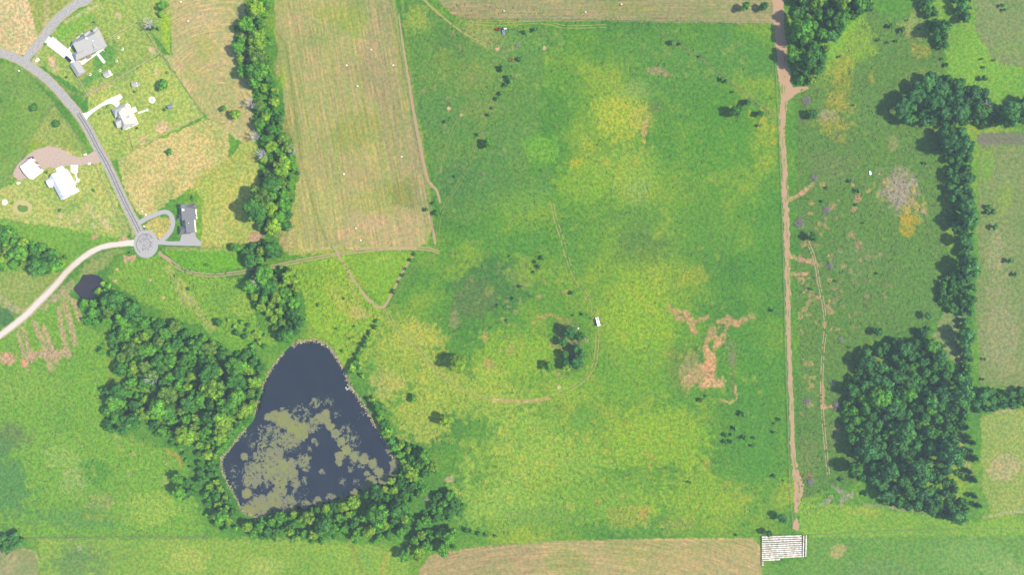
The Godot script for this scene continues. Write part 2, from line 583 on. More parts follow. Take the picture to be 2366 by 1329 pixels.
func paint_west() -> void:
	field(pts([-60, -40, 52, -40, 85, 70, 100, 95, 62, 130, -60, 112]), "e9cf9f", 0.95, 3.0)
	blob(30, 75, 50, 35, 20, "dcc795", 0.6)
	field(pts([55, -40, 215, -40, 190, 5, 130, 45, 95, 90, 84, 70]), "a6bd76", 0.9)
	streak(pts([108, 0, 107, 45, 96, 75]), 8, "d9c3a0", 0.7)
	field(pts([140, 60, 215, 0, 400, -40, 395, 130, 340, 60, 372, 122, 205, 222, 95, 150, 75, 140, 110, 88]), "9dc072", 0.95, 5.0)
	blob(160, 60, 60, 26, -35, "7fc04c", 0.7)
	blob(240, 125, 46, 32, -30, "58a254", 0.8)
	blob(210, 180, 36, 14, -32, "5fa45a", 0.7)
	blob(300, 110, 46, 28, -25, "a3bd78", 0.6)
	blob(225, 205, 40, 9, -30, "cdb688", 0.7)
	blob(122, 145, 22, 9, 60, "e2bf9b", 0.9)
	blob(272, 35, 11, 13, 0, "dbc79e", 0.8)
	blob(352, 115, 12, 10, 0, "e0c3a0", 0.8)
	streak(pts([228, 10, 150, 50]), 8, "d6c49c", 0.7)
	streak(pts([60, 160, 110, 198, 160, 250, 195, 300]), 9, "b4b873", 0.7)
	streak(pts([92, 105, 78, 140, 90, 160]), 9, "dfc6a4", 0.8)
	streak(pts([110, 170, 160, 212, 205, 222]), 7, "b6a56f", 0.5)
	field(pts([205, 222, 372, 124, 470, 267, 310, 345, 300, 320, 230, 340, 200, 290]), "aeca7d", 0.95, 2.0)
	blob(270, 235, 60, 14, -28, "94bb72", 0.6)
	blob(420, 190, 30, 50, -30, "9fc576", 0.6)
	blob(375, 294, 20, 17, 0, "dfbf98", 0.9)
	blob(330, 320, 16, 12, 0, "dcbc8e", 0.9)
	blob(360, 165, 10, 16, 0, "d8c094", 0.7)
	field(pts([268, 368, 475, 272, 530, 300, 525, 375, 440, 432, 340, 500, 320, 495, 285, 430]), "d4c37c", 0.95, 4.0)
	specks(390, 370, 90, 60, 30, 12, "dfc48a", 0.5)
	field(pts([230, 340, 300, 322, 310, 345, 268, 368, 240, 372]), "b4c67a", 0.9)
	streak(pts([250, 370, 290, 460, 315, 510]), 8, "d2c07e", 0.7)
	field(pts([392, -40, 560, -40, 590, 330, 560, 330, 475, 268, 372, 120, 398, 128]), "cbbd84", 0.95, 3.0, 2)
	blob(460, 40, 55, 36, 0, "dcc096", 0.7)
	blob(470, 110, 40, 45, 0, "b9bd74", 0.8)
	blob(450, 165, 60, 22, 0, "bcbf76", 0.7)
	blob(490, 150, 70, 10, -15, "d9bb90", 0.6)
	blob(420, 155, 22, 10, 25, "d6b08e", 0.7)
	blob(500, 230, 60, 35, 0, "c6bf7e", 0.6)
	field(pts([372, 30, 392, 35, 394, 130, 372, 85]), "97c63c", 0.9, 2.0)
	field(pts([520, 372, 565, 320, 596, 330, 600, 560, 462, 570, 470, 455, 440, 432]), "b7c16b", 0.95, 5.0)
	blob(475, 440, 22, 60, 0, "a2c46a", 0.6)
	blob(505, 530, 14, 50, 0, "c9bf74", 0.5)
	blob(480, 400, 60, 14, -30, "a4b765", 0.6)
	field(pts([330, 520, 360, 500, 395, 500, 392, 540, 370, 555]), "d7c173", 0.9, 2.0)
	# west of the road
	field(pts([-60, 130, 55, 155, 130, 240, 70, 320, 30, 420, -60, 440]), "86b564", 0.95, 5.0)
	blob(20, 190, 50, 40, 0, "6ea55d", 0.6)
	blob(20, 300, 40, 80, 0, "74ae54", 0.6)
	field(pts([72, 320, 125, 242, 162, 290, 200, 350, 170, 352, 110, 335]), "a4c07c", 0.95, 2.0)
	field(pts([-60, 450, 30, 425, 75, 345, 110, 335, 200, 356, 235, 380, 300, 535, 290, 552, -60, 496]), "b3c881", 0.95, 3.0)
	blob(140, 440, 50, 55, 20, "9ec079", 0.6)
	blob(170, 470, 70, 12, -25, "92bb74", 0.6)
	specks(200, 500, 80, 30, 22, 9, "d3c392", 0.6)
	streak(pts([245, 385, 275, 450, 312, 545]), 9, "d9bf90", 0.8)
	streak(pts([52, 402, 90, 340, 130, 335, 165, 352]), 6, "d4c084", 0.6)
	field(pts([-60, 498, 200, 532, 300, 556, 230, 566, 190, 592, 130, 640, -60, 650]), "80bd50", 0.95, 4.0)
	blob(220, 548, 8, 6, 0, "d2a98a", 0.9)
	blob(284, 552, 14, 7, 0, "cda986", 0.8)
	field(pts([-60, 640, 150, 615, 120, 660, -60, 800]), "97b872", 0.95, 5.0)
	blob(50, 655, 45, 22, 0, "a9bd84", 0.6)
	blob(14, 735, 34, 30, 30, "4d8862", 0.9)
	streak(pts([0, 685, 30, 712, 60, 715]), 12, "bfb291", 0.8)
	streak(pts([15, 800, 130, 690, 165, 655]), 17, "cdb699", 0.8)
	blob(210, 620, 60, 18, -30, "b4b877", 0.7)
	streak(pts([205, 592, 280, 578]), 10, "c4bb80", 0.6)
	field(pts([282, 590, 316, 590, 304, 640, 290, 632]), "d2ae90", 0.9, 3.0)
	# south-west meadow
	field(pts([-60, 810, 60, 740, 150, 680, 200, 740, 250, 800, 235, 960, 330, 1030, 425, 1040, 470, 1250, -60, 1250]), "7dba4b", 0.95, 8.0)
	blob(60, 900, 90, 50, 0, "8abf58", 0.7)
	blob(25, 1010, 60, 40, 0, "71946f", 0.8)
	blob(20, 1120, 70, 110, 0, "599968", 0.8)
	blob(150, 1060, 75, 50, 20, "98c67e", 0.7)  # low haze painted into the grass as a pale patch
	blob(165, 1110, 45, 40, 0, "9cc48f", 0.6)  # second part of the painted pale haze
	blob(225, 1085, 48, 36, 20, "57a040", 0.7)
	blob(235, 1160, 40, 22, 0, "a0b78c", 0.6)
	blob(360, 1180, 80, 50, 0, "a3cc66", 0.7)
	blob(180, 1200, 90, 24, 0, "67a667", 0.7)
	specks(260, 1080, 130, 90, 26, 9, "b9c488", 0.5)
	specks(220, 1195, 60, 14, 8, 7, "a3ac3e", 0.6)
	streak(pts([385, 1040, 412, 1055, 418, 1075]), 6, "d3a04f", 0.8)
	for s in [[185, 740, 240, 960, 280, 1120, 10], [235, 690, 280, 860, 320, 1030, 9], [350, 640, 450, 860, 520, 1120, 13], [450, 690, 530, 900, 580, 1060, 12], [600, 500, 640, 740, 690, 930, 13], [650, 430, 720, 650, 770, 860, 14]]:
		streak(zp(0, 600, 4.43, s.slice(0, 6)), s[6] * 0.75, "cdb092", 1.1, 0.4)
	streak(zp(0, 600, 4.43, [300, 970, 690, 955]), 15, "d3ae94", 1.15, 0.4)
	streak(zp(0, 600, 4.43, [640, 330, 760, 440, 820, 600]), 12, "cdb08c", 1.0, 0.5)
	blob(18, 828, 22, 16, 20, "d8ad8c", 1.0)
	blob(55, 838, 12, 12, 0, "dfae88", 1.0)
	# south-west corner
	field(pts([90, 1246, 560, 1244, 760, 1250, 945, 1270, 940, 1370, 90, 1370]), "90be5a", 0.9, 9.0)
	blob(180, 1300, 90, 60, 0, "6e9d6c", 0.85)
	blob(430, 1290, 60, 40, 0, "b1cb78", 0.7)
	blob(600, 1310, 60, 30, 0, "aecd7c", 0.7)
	blob(780, 1275, 60, 20, 0, "93c458", 0.7)
	blob(845, 1290, 30, 26, 0, "84bb62", 0.8)
	streak(pts([803, 1245, 820, 1280, 838, 1320]), 6, "8f9a50", 0.7)
	streak(pts([896, 1280, 884, 1310, 880, 1340]), 5, "c2ad50", 0.9)
	field(pts([-60, 1268, 60, 1266, 85, 1282, 92, 1370, -60, 1370]), "a5a57c", 0.95, 3.0, 4)
	streak(pts([50, 1266, 82, 1275, 90, 1300]), 4, "cbb87e", 0.8)
	streak(pts([60, 1242, 300, 1240, 480, 1242]), 5, "6f8b62", 0.5)
	blob(184, 1266, 7, 10, 0, "c8b6a4", 0.8)
	# between the wood and the belt
	field(pts([250, 640, 300, 600, 370, 590, 450, 640, 560, 640, 600, 760, 640, 800, 540, 780, 430, 740, 330, 700]), "86c04d", 0.95, 6.0)
	field(pts([375, 575, 545, 572, 560, 618, 470, 630, 410, 615]), "74be38", 0.95, 3.0)
	streak(pts([390, 620, 440, 690, 490, 760]), 14, "bcbf78", 0.8)
	blob(420, 680, 18, 40, -30, "c6bd80", 0.6)
	blob(335, 655, 36, 30, 0, "74bd50", 0.7)
	for s in [[347, 647], [377, 687], [270, 621], [265, 649]]:
		blob(s[0], s[1], 6, 5, 0, "e3bda2", 1.0, 0.2)
	streak(pts([385, 572, 530, 578, 600, 574]), 7, "ccb684", 0.7)
	blob(530, 790, 60, 30, 0, "84c648", 0.6)
	blob(560, 700, 30, 30, 0, "9bc45a", 0.6)
	blob(590, 560, 22, 20, 0, "c9a98b", 0.8)
	blob(656, 556, 16, 13, 30, "94806f", 0.9)
	blob(590, 545, 16, 12, 0, "c4a086", 0.8)

func paint_middle() -> void:
	# hay meadow in the middle
	field(pts([628, -40, 906, -40, 935, 150, 985, 400, 1000, 520, 985, 560, 955, 576, 770, 572, 680, 580, 690, 400, 655, 240, 640, 110]), "bab678", 0.95, 3.0, 1)
	field(pts([845, -40, 906, -40, 940, 200, 985, 400, 992, 490, 930, 470, 880, 300, 850, 120]), "b0a678", 0.7, 9.0, 1)
	field(pts([815, 490, 900, 470, 990, 500, 975, 560, 800, 568, 790, 540]), "ccb486", 0.7, 10.0, 1)
	for k in 22:
		var x := 640.0 + k * 13.0 + rng.randf_range(-5, 5)
		var y0 := rng.randf_range(-20, 250)
		var y1 := y0 + rng.randf_range(180, 420)
		streak(pts([x + y0 * 0.17, y0, x + y1 * 0.17, minf(y1, 565)]), rng.randf_range(3.5, 7.0), ["9fb860", "c8b284", "a8bc68", "c2aa80"][k % 4], 0.5)
	blob(850, 110, 35, 36, 0, "c4ab82", 0.7)
	blob(680, 50, 40, 34, 10, "cfb484", 0.7)
	blob(760, 30, 60, 30, 0, "aeba66", 0.6)
	blob(820, 60, 35, 40, 0, "98b862", 0.6)
	blob(720, 150, 30, 50, 0, "c5af80", 0.5)
	blob(800, 160, 40, 20, -30, "c0ad7e", 0.6)
	blob(870, 190, 40, 80, -10, "b39f78", 0.6)
	blob(830, 300, 70, 60, 0, "a4b066", 0.7)
	blob(930, 440, 40, 40, 0, "8fa365", 0.8)
	blob(720, 400, 40, 60, 0, "c4b57c", 0.6)
	blob(740, 480, 60, 70, 0, "c4bd76", 0.6)
	blob(835, 400, 50, 60, 0, "c2ae7a", 0.6)
	blob(840, 470, 60, 40, 0, "b7ba6c", 0.6)
	blob(860, 515, 30, 24, 0, "dcb891", 0.7)
	blob(790, 540, 22, 14, 0, "d9b68c", 0.7)
	streak(pts([632, 70, 660, 100, 672, 200, 690, 330, 720, 460, 745, 540]), 7, "9db266", 0.6)
	field(pts([655, 580, 690, 400, 700, 560, 770, 580, 680, 590]), "bcbf72", 0.8, 4.0)
	blob(665, 540, 24, 50, 0, "ccb981", 0.8)
	blob(650, 180, 12, 30, 0, "8cc43e", 0.7)
	blob(640, 160, 8, 25, 0, "d1b37f", 0.7)
	blob(662, 290, 14, 60, 10, "cdb46e", 0.6)
	streak(pts([690, 575, 760, 572, 960, 573]), 5, "ddc288", 0.9)
	streak(pts([905, -20, 932, 150, 985, 400, 1000, 520]), 7, "86b850", 0.7)
	streak(pts([925, -20, 950, 180, 990, 420]), 6, "a8ae60", 0.6)
	# ground between the meadow and the pond
	field(pts([655, 610, 790, 590, 840, 670, 880, 715, 870, 760, 835, 850, 800, 860, 770, 800, 710, 740, 690, 640]), "93c73f", 0.95, 4.0)
	blob(790, 700, 30, 60, -35, "bcc15e", 0.6)
	blob(830, 720, 26, 16, 40, "c4b878", 0.7)
	streak(pts([800, 640, 830, 700]), 6, "b7a37f", 0.7)
	field(pts([790, 584, 962, 580, 915, 660, 882, 706]), "88c045", 0.95, 3.0)
	blob(890, 600, 40, 22, 0, "9cc860", 0.6)
	blob(930, 820, 110, 110, 0, "9fc45e", 0.8)
	blob(960, 960, 90, 90, 20, "abc866", 0.8)
	blob(1040, 870, 110, 60, 20, "a6c662", 0.7)
	blob(900, 880, 50, 34, 0, "bcbd78", 0.5)
	blob(930, 790, 70, 40, 0, "aac566", 0.5)
	blob(990, 770, 60, 30, 20, "b4c567", 0.6)
	# north meadow and its weeds
	field(pts([980, -40, 1785, -40, 1792, 54, 1400, 48, 1085, 46, 1040, 30]), "aaa375", 0.95, 3.0, 3)
	blob(1350, 30, 80, 14, 0, "b6a57c", 0.6)
	blob(1480, 18, 120, 16, 0, "9aa772", 0.6)
	blob(1700, 25, 60, 24, 0, "b4ac78", 0.6)
	blob(1100, 22, 70, 20, 0, "b3a37d", 0.6)
	field(pts([935, -40, 985, 0, 1070, 75, 1180, 62, 1260, 60, 1250, 250, 1220, 420, 1080, 520, 1020, 500, 990, 380, 955, 200]), "659f5b", 0.85, 8.0)
	blob(965, 40, 36, 44, 20, "9fc065", 0.7)
	blob(1040, 110, 50, 50, 0, "5a8f5a", 0.7)
	blob(1130, 90, 70, 30, 30, "a3ad7c", 0.7)
	blob(1020, 150, 50, 50, 0, "80ab5c", 0.6)
	blob(1090, 170, 60, 50, 0, "84a56a", 0.6)
	blob(1030, 270, 70, 60, 0, "5c9963", 0.7)
	blob(1120, 250, 60, 40, 0, "7ea468", 0.6)
	blob(1060, 400, 60, 70, 0, "549160", 0.8)
	blob(1200, 120, 90, 60, 0, "66a565", 0.6)
	blob(1170, 320, 70, 60, 0, "629f66", 0.6)
	blob(1140, 420, 70, 60, 0, "5a9a60", 0.6)
	blob(1240, 440, 40, 40, 0, "6cab6c", 0.5)
	# the big pasture
	blob(1560, 150, 220, 90, 0, "62a357", 0.8)
	blob(1690, 130, 100, 70, 0, "5a9f58", 0.7)
	blob(1460, 210, 60, 30, 0, "8cb97e", 0.7)
	blob(1430, 265, 75, 62, 0, "a8cb50", 0.75)
	blob(1390, 250, 30, 40, 0, "a8c850", 0.35)
	blob(1480, 270, 35, 35, 0, "b9bd68", 0.5)
	blob(1240, 345, 50, 40, 0, "74be48", 0.8)
	blob(1330, 375, 22, 14, -40, "bcb92c", 0.9)
	blob(1350, 420, 70, 60, 0, "86bf46", 0.7)
	blob(1460, 400, 80, 70, 0, "8fc15a", 0.7)
	blob(1465, 440, 44, 40, 0, "86ba78", 0.8)  # round wisp of haze painted as paler green
	blob(1660, 330, 130, 150, 0, "58a244", 0.8)
	blob(1560, 230, 70, 60, 0, "5a9d52", 0.7)
	blob(1200, 470, 80, 40, 0, "72b062", 0.6)
	blob(1480, 520, 100, 60, 0, "66a255", 0.7)
	blob(1600, 520, 120, 90, 0, "66a84c", 0.6)
	blob(1130, 650, 120, 80, -10, "4c8a57", 0.9)  # darker, bluish-green patch
	blob(1090, 690, 60, 50, 0, "668b68", 0.7)
	blob(1190, 560, 130, 40, 0, "5aa24c", 0.7)
	blob(1330, 590, 90, 60, 0, "62a450", 0.6)
	blob(1200, 640, 40, 34, 0, "92b06c", 0.5)
	blob(1490, 570, 90, 50, 0, "60905c", 0.6)
	blob(1600, 640, 46, 36, 0, "9cb54c", 0.7)
	blob(1480, 740, 110, 130, 0, "90c63e", 0.8)
	blob(1180, 830, 130, 80, 0, "8ec444", 0.8)
	blob(1120, 910, 150, 70, 0, "9dc65c", 0.8)
	blob(1310, 900, 90, 40, 0, "8ac04c", 0.7)
	blob(1450, 880, 130, 90, 0, "6fb244", 0.7)
	blob(1500, 1010, 170, 90, 0, "92c73e", 0.8)
	blob(1250, 1050, 190, 110, 0, "93c65c", 0.8)
	blob(1150, 1160, 140, 60, 0, "92c866", 0.8)
	blob(1410, 1160, 180, 70, 0, "7fbb4e", 0.8)
	blob(1600, 1150, 130, 80, 0, "93c540", 0.7)
	blob(1340, 980, 70, 50, 0, "5ea751", 0.6)
	blob(1270, 1190, 130, 22, -5, "72ab5e", 0.6)
	blob(1440, 1190, 60, 26, 0, "9cb060", 0.6)
	blob(1570, 1210, 70, 24, 0, "a0b16c", 0.6)
	blob(1760, 560, 50, 180, 0, "56a044", 0.8)
	blob(1720, 850, 90, 120, 0, "56a047", 0.8)
	blob(1740, 1050, 70, 140, 0, "58a24b", 0.8)
	blob(1560, 840, 30, 60, 0, "74955f", 0.5)
	specks(1430, 300, 90, 80, 30, 8, "b9c04c", 0.5)
	specks(1600, 280, 150, 150, 30, 9, "77ae4c", 0.5)
	specks(1500, 900, 260, 260, 60, 11, "a2bf4c", 0.45)
	specks(1350, 600, 240, 200, 60, 9, "8bb858", 0.5)
	specks(1200, 1080, 200, 120, 40, 12, "a9c96a", 0.5)
	specks(1500, 1100, 200, 100, 16, 10, "b3a750", 0.5)
	specks(1120, 620, 120, 80, 22, 8, "8e9c78", 0.5)
	specks(1250, 740, 150, 100, 30, 7, "b9a877", 0.6)
	specks(1060, 250, 110, 190, 50, 7, "a09c76", 0.5)
	specks(1250, 250, 130, 180, 40, 9, "7fb670", 0.5)
	specks(1560, 130, 200, 60, 34, 8, "8fae74", 0.5)
	specks(1450, 60, 300, 60, 16, 8, "84b45a", 0.5)
	specks(1650, 460, 130, 160, 22, 8, "90b040", 0.5)
	specks(1720, 250, 40, 20, 8, 8, "b3b33c", 0.7)
	specks(1760, 300, 20, 40, 8, 9, "aab23a", 0.7)
	blob(1520, 165, 34, 8, 15, "ab9a80", 0.8)
	blob(1490, 290, 8, 30, 10, "c6a877", 0.7)
	blob(1510, 250, 14, 16, 0, "6f8c6a", 0.7)
	streak(pts([1155, 185, 1200, 170]), 4, "b8a988", 0.6)
	streak(pts([1520, 65, 1560, 100, 1620, 135, 1680, 185, 1740, 230, 1780, 265]), 5, "7f9a78", 0.7)
	for s in [[1148, 111, 9], [1257, 110, 9], [1036, 249, 8], [1064, 265, 8]]:
		blob(s[0], s[1], s[2] * 0.7, s[2] * 0.6, 0, "dbb9a3", 1.0, 0.2)
	blob(1050, 740, 16, 24, 0, "a59a7c", 0.6)
	blob(1120, 775, 9, 16, 0, "c3ac6a", 0.7)
	blob(1180, 805, 14, 18, 0, "b7a576", 0.6)
	blob(1128, 840, 14, 10, 20, "bfa574", 0.7)
	streak(pts([1232, 745, 1240, 730, 1270, 725, 1300, 738]), 6, "c3a468", 0.7)
	streak(pts([1140, 924, 1200, 928, 1268, 920]), 6, "d9b48a", 1.0)
	blob(1142, 923, 8, 4, 0, "eed3b0", 1.0, 0.2)
	blob(1291, 893, 5, 6, 0, "f0d8bc", 1.1, 0.2)
	blob(1290, 865, 6, 6, 0, "c9a687", 0.9, 0.2)
	blob(1310, 790, 30, 60, 0, "8d9a70", 0.7)
	blob(1340, 780, 22, 12, 0, "b9ad72", 0.7)
	blob(1420, 1105, 16, 8, 0, "c4b394", 0.0)
	blob(1036, 1106, 12, 8, 0, "cdb49a", 0.8)
	# the scraped soil
	for s in [[180, 190, 260, 280, 340, 300, 10], [260, 230, 330, 240, 400, 330, 9], [340, 300, 390, 400, 400, 420, 9], [400, 320, 520, 280, 520, 270, 7], [620, 320, 700, 290, 790, 330, 10], [700, 350, 800, 330, 930, 270, 11], [560, 380, 590, 460, 640, 520, 12], [540, 420, 500, 540, 520, 640, 10], [690, 380, 660, 430, 640, 460, 7]]:
		streak(zp(1500, 660, 3.909, s.slice(0, 6)), s[6], "caa480", 1.0, 1.0)
	blob(1640, 840, 18, 42, 5, "d6a87e", 1.0)
	blob(1622, 870, 36, 30, 0, "c9a483", 0.8)
	blob(1645, 885, 34, 14, 0, "e0b590", 0.9)
	blob(1590, 850, 20, 40, 10, "b3a382", 0.6)
	blob(1585, 890, 12, 26, 0, "c3aa7e", 0.6)
	blob(1605, 830, 14, 22, 0, "7d9a74", 0.6)
	blob(1657, 788, 10, 9, 0, "deb288", 1.0)
	blob(1690, 830, 15, 34, -3, "8b8e7c", 0.9)
	blob(1690, 800, 16, 20, 0, "6f9a72", 0.8)
	streak(pts([1692, 860, 1694, 900, 1690, 915]), 6, "7c8a70", 0.9)
	streak(pts([1660, 922, 1685, 930, 1700, 920, 1697, 890]), 4, "d3b184", 1.0)
	specks(1640, 820, 60, 90, 40, 5, "8c9268", 0.6)
	specks(1640, 820, 60, 90, 30, 5, "dab48a", 0.6)
	# bottom meadow
	field(pts([940, 1370, 990, 1285, 1090, 1264, 1300, 1248, 1480, 1245, 1735, 1244, 1754, 1262, 1757, 1370]), "c2b07c", 0.95, 2.0, 4)
	field(pts([940, 1370, 990, 1285, 1090, 1264, 1200, 1256, 1260, 1280, 1200, 1370]), "b8a27a", 0.6, 10.0, 4)
	blob(1300, 1300, 60, 40, 0, "a9b072", 0.7)
	blob(1450, 1290, 50, 40, 0, "b4b46e", 0.6)
	blob(1570, 1300, 60, 40, 0, "cbb47c", 0.7)
	streak(pts([1480, 1246, 1735, 1245, 1752, 1262, 1756, 1300]), 4, "dcb987", 1.0)
	streak(pts([1090, 1264, 1300, 1250, 1480, 1245]), 4, "a4a06a", 0.7)

func paint_east() -> void:
	field(pts([1832, 190, 1870, 190, 1930, 130, 2010, 20, 2130, 40, 2180, 110, 2180, 200, 2060, 230, 2060, 270, 2165, 300, 2180, 520, 2200, 620, 2160, 740, 2000, 790, 1950, 880, 1940, 1000, 1980, 1110, 1850, 1150, 1838, 600]), "64a055", 0.9, 6.0)
	blob(1960, 100, 110, 70, -35, "8bc74c", 0.9)
	blob(1900, 170, 50, 40, 0, "7cba4c", 0.7)
	blob(2110, 60, 40, 40, 0, "a0b47c", 0.7)
	blob(2130, 180, 60, 26, 0, "7cb05c", 0.7)
	blob(2000, 250, 60, 60, 0, "68a35f", 0.7)
	blob(1945, 190, 30, 60, 15, "a9b844", 0.5)
	blob(1935, 240, 36, 26, 0, "b2b646", 0.5)
	blob(1925, 290, 50, 26, 0, "b2b646", 0.5)
	blob(1940, 320, 26, 22, 0, "b2b646", 0.5)
	blob(1910, 265, 30, 14, 0, "b4b69a", 0.6)
	blob(2120, 110, 26, 14, 20, "b2b646", 0.5)
	blob(2010, 180, 12, 24, 0, "b5b83e", 0.7)
	specks(1940, 220, 50, 100, 60, 5, "b4b848", 0.5)
	specks(1930, 300, 50, 30, 40, 4, "b6b84a", 0.5)
	specks(2120, 115, 30, 18, 14, 5, "b6b84a", 0.5)
	specks(1780, 310, 14, 22, 10, 7, "b8b02c", 0.7)
	blob(1930, 310, 5, 16, 10, "7d9a74", 0.8, 0.3)
	field(pts([2180, 110, 2250, 70, 2300, 140, 2366, 150, 2430, 160, 2430, 240, 2300, 240, 2190, 200]), "82be50", 0.9, 5.0)
	field(pts([2235, -40, 2430, -40, 2430, 150, 2310, 150, 2280, 120, 2255, 70]), "86a37f", 0.95, 5.0)
	blob(2330, 110, 50, 40, 0, "84ac6c", 0.6)
	blob(2120, 20, 30, 30, 0, "98ab80", 0.6)
	blob(1920, 380, 70, 50, 0, "759f70", 0.6)
	blob(2065, 430, 60, 56, 0, "a4ab98", 0.9)
	blob(2070, 450, 40, 44, 0, "a9ac9c", 0.7)
	blob(2130, 485, 26, 16, 20, "a9b09c", 0.7)
	blob(2060, 330, 14, 18, 0, "a4b590", 0.6)
	specks(2030, 440, 30, 30, 16, 7, "bab846", 0.6)
	specks(2105, 480, 30, 50, 26, 8, "bab846", 0.6)
	specks(2095, 520, 22, 22, 14, 8, "bfae34", 0.9)
	blob(2095, 525, 20, 26, 0, "a3b43c", 0.7)
	specks(2065, 440, 60, 60, 34, 4, "c6c8bc", 0.6)
	blob(2110, 660, 80, 100, 0, "64a556", 0.7)
	blob(2000, 600, 80, 60, 0, "6ba466", 0.6)
	specks(1950, 620, 110, 130, 40, 8, "b79f7c", 0.6)
	specks(1900, 620, 60, 200, 30, 7, "d7b084", 0.6)
	specks(1980, 480, 30, 60, 7, 8, "c9a67c", 0.8)
	specks(1870, 800, 30, 200, 30, 7, "c9b07c", 0.6)
	specks(1970, 700, 60, 60, 14, 9, "a89680", 0.6)
	blob(1860, 1060, 30, 60, 0, "7aa468", 0.6)
	blob(1930, 1000, 20, 40, 0, "92a180", 0.6)
	for s in [[1820, 460, 1850, 445, 1875, 425, 7], [1822, 590, 1850, 600, 1880, 605, 8], [1825, 632, 1858, 632, 1862, 630, 6], [1898, 890, 1900, 940, 1920, 938, 6]]:
		streak(pts(s.slice(0, 6)), s[6], "dfb58e", 1.0, 0.6)
	blob(1838, 1095, 10, 16, -30, "9c6a55", 1.0, 0.3)
	blob(1868, 1098, 8, 6, 0, "a9795f", 0.9, 0.3)
	blob(1852, 275, 5, 9, -30, "86706e", 0.9, 0.3)
	for s in [[250, 500, 320, 540, 410, 590, 8], [230, 600, 180, 700, 150, 740, 7], [420, 560, 340, 620, 300, 740, 8], [20, 680, 150, 670, 210, 640, 6]]:
		streak(zp(1860, 1000, 4.04, s.slice(0, 6)), s[6], "b3a79c", 1.0, 1.2)
	# far east
	field(pts([2262, 335, 2430, 335, 2430, 880, 2330, 895, 2262, 888, 2250, 700]), "87a37b", 0.95, 4.0)
	blob(2310, 760, 50, 120, 0, "a6a580", 0.7)
	blob(2300, 580, 26, 60, 0, "a9ab82", 0.7)
	blob(2320, 450, 16, 60, 5, "8fb45a", 0.7)
	blob(2345, 850, 30, 30, 0, "a1ab7c", 0.6)
	blob(2300, 400, 50, 40, 0, "8aa783", 0.6)
	blob(2275, 380, 18, 50, 0, "7cb651", 0.8)
	field(pts([2252, 308, 2430, 300, 2430, 334, 2255, 334]), "8a877f", 0.95, 3.0, 3)
	field(pts([2165, 740, 2205, 690, 2232, 720, 2232, 860, 2190, 830, 2150, 790]), "8ea987", 0.9, 4.0)
	field(pts([2262, 960, 2300, 950, 2430, 920, 2430, 1190, 2285, 1180, 2268, 1130]), "9dbb76", 0.95, 3.0)
	blob(2320, 1080, 40, 34, 0, "c3b486", 0.8)
	blob(2330, 990, 50, 26, 0, "94b57e", 0.7)
	streak(pts([2290, 950, 2330, 948, 2366, 925]), 6, "c3b28c", 0.9)
	streak(pts([2270, 1195, 2310, 1187, 2370, 1180]), 5, "c6b79c", 1.0)
	streak(pts([2215, 1000, 2222, 1060, 2240, 1090]), 7, "cbb08c", 0.8)
	field(pts([1842, 1160, 2000, 1170, 2240, 1205, 2430, 1195, 2430, 1240, 1870, 1240, 1842, 1225]), "88bf52", 0.9, 4.0)
	field(pts([1868, 1240, 2430, 1236, 2430, 1370, 1758, 1370, 1758, 1310, 1866, 1292]), "72ac5c", 0.9, 4.0)
	blob(1930, 1275, 22, 18, -20, "c5b47a", 0.8)
	blob(2050, 1320, 120, 40, 0, "77a577", 0.6)
	blob(2250, 1290, 120, 50, 0, "84b977", 0.7)
	blob(2330, 1320, 70, 40, 0, "93bd86", 0.7)
	blob(1980, 1180, 60, 14, 5, "a8c05e", 0.6)
	streak(pts([1990, 1165, 2060, 1172, 2150, 1185]), 6, "c0ab98", 0.7)
	field(pts([2130, -40, 2240, -40, 2255, 70, 2190, 110]), "84b955", 0.8, 5.0)

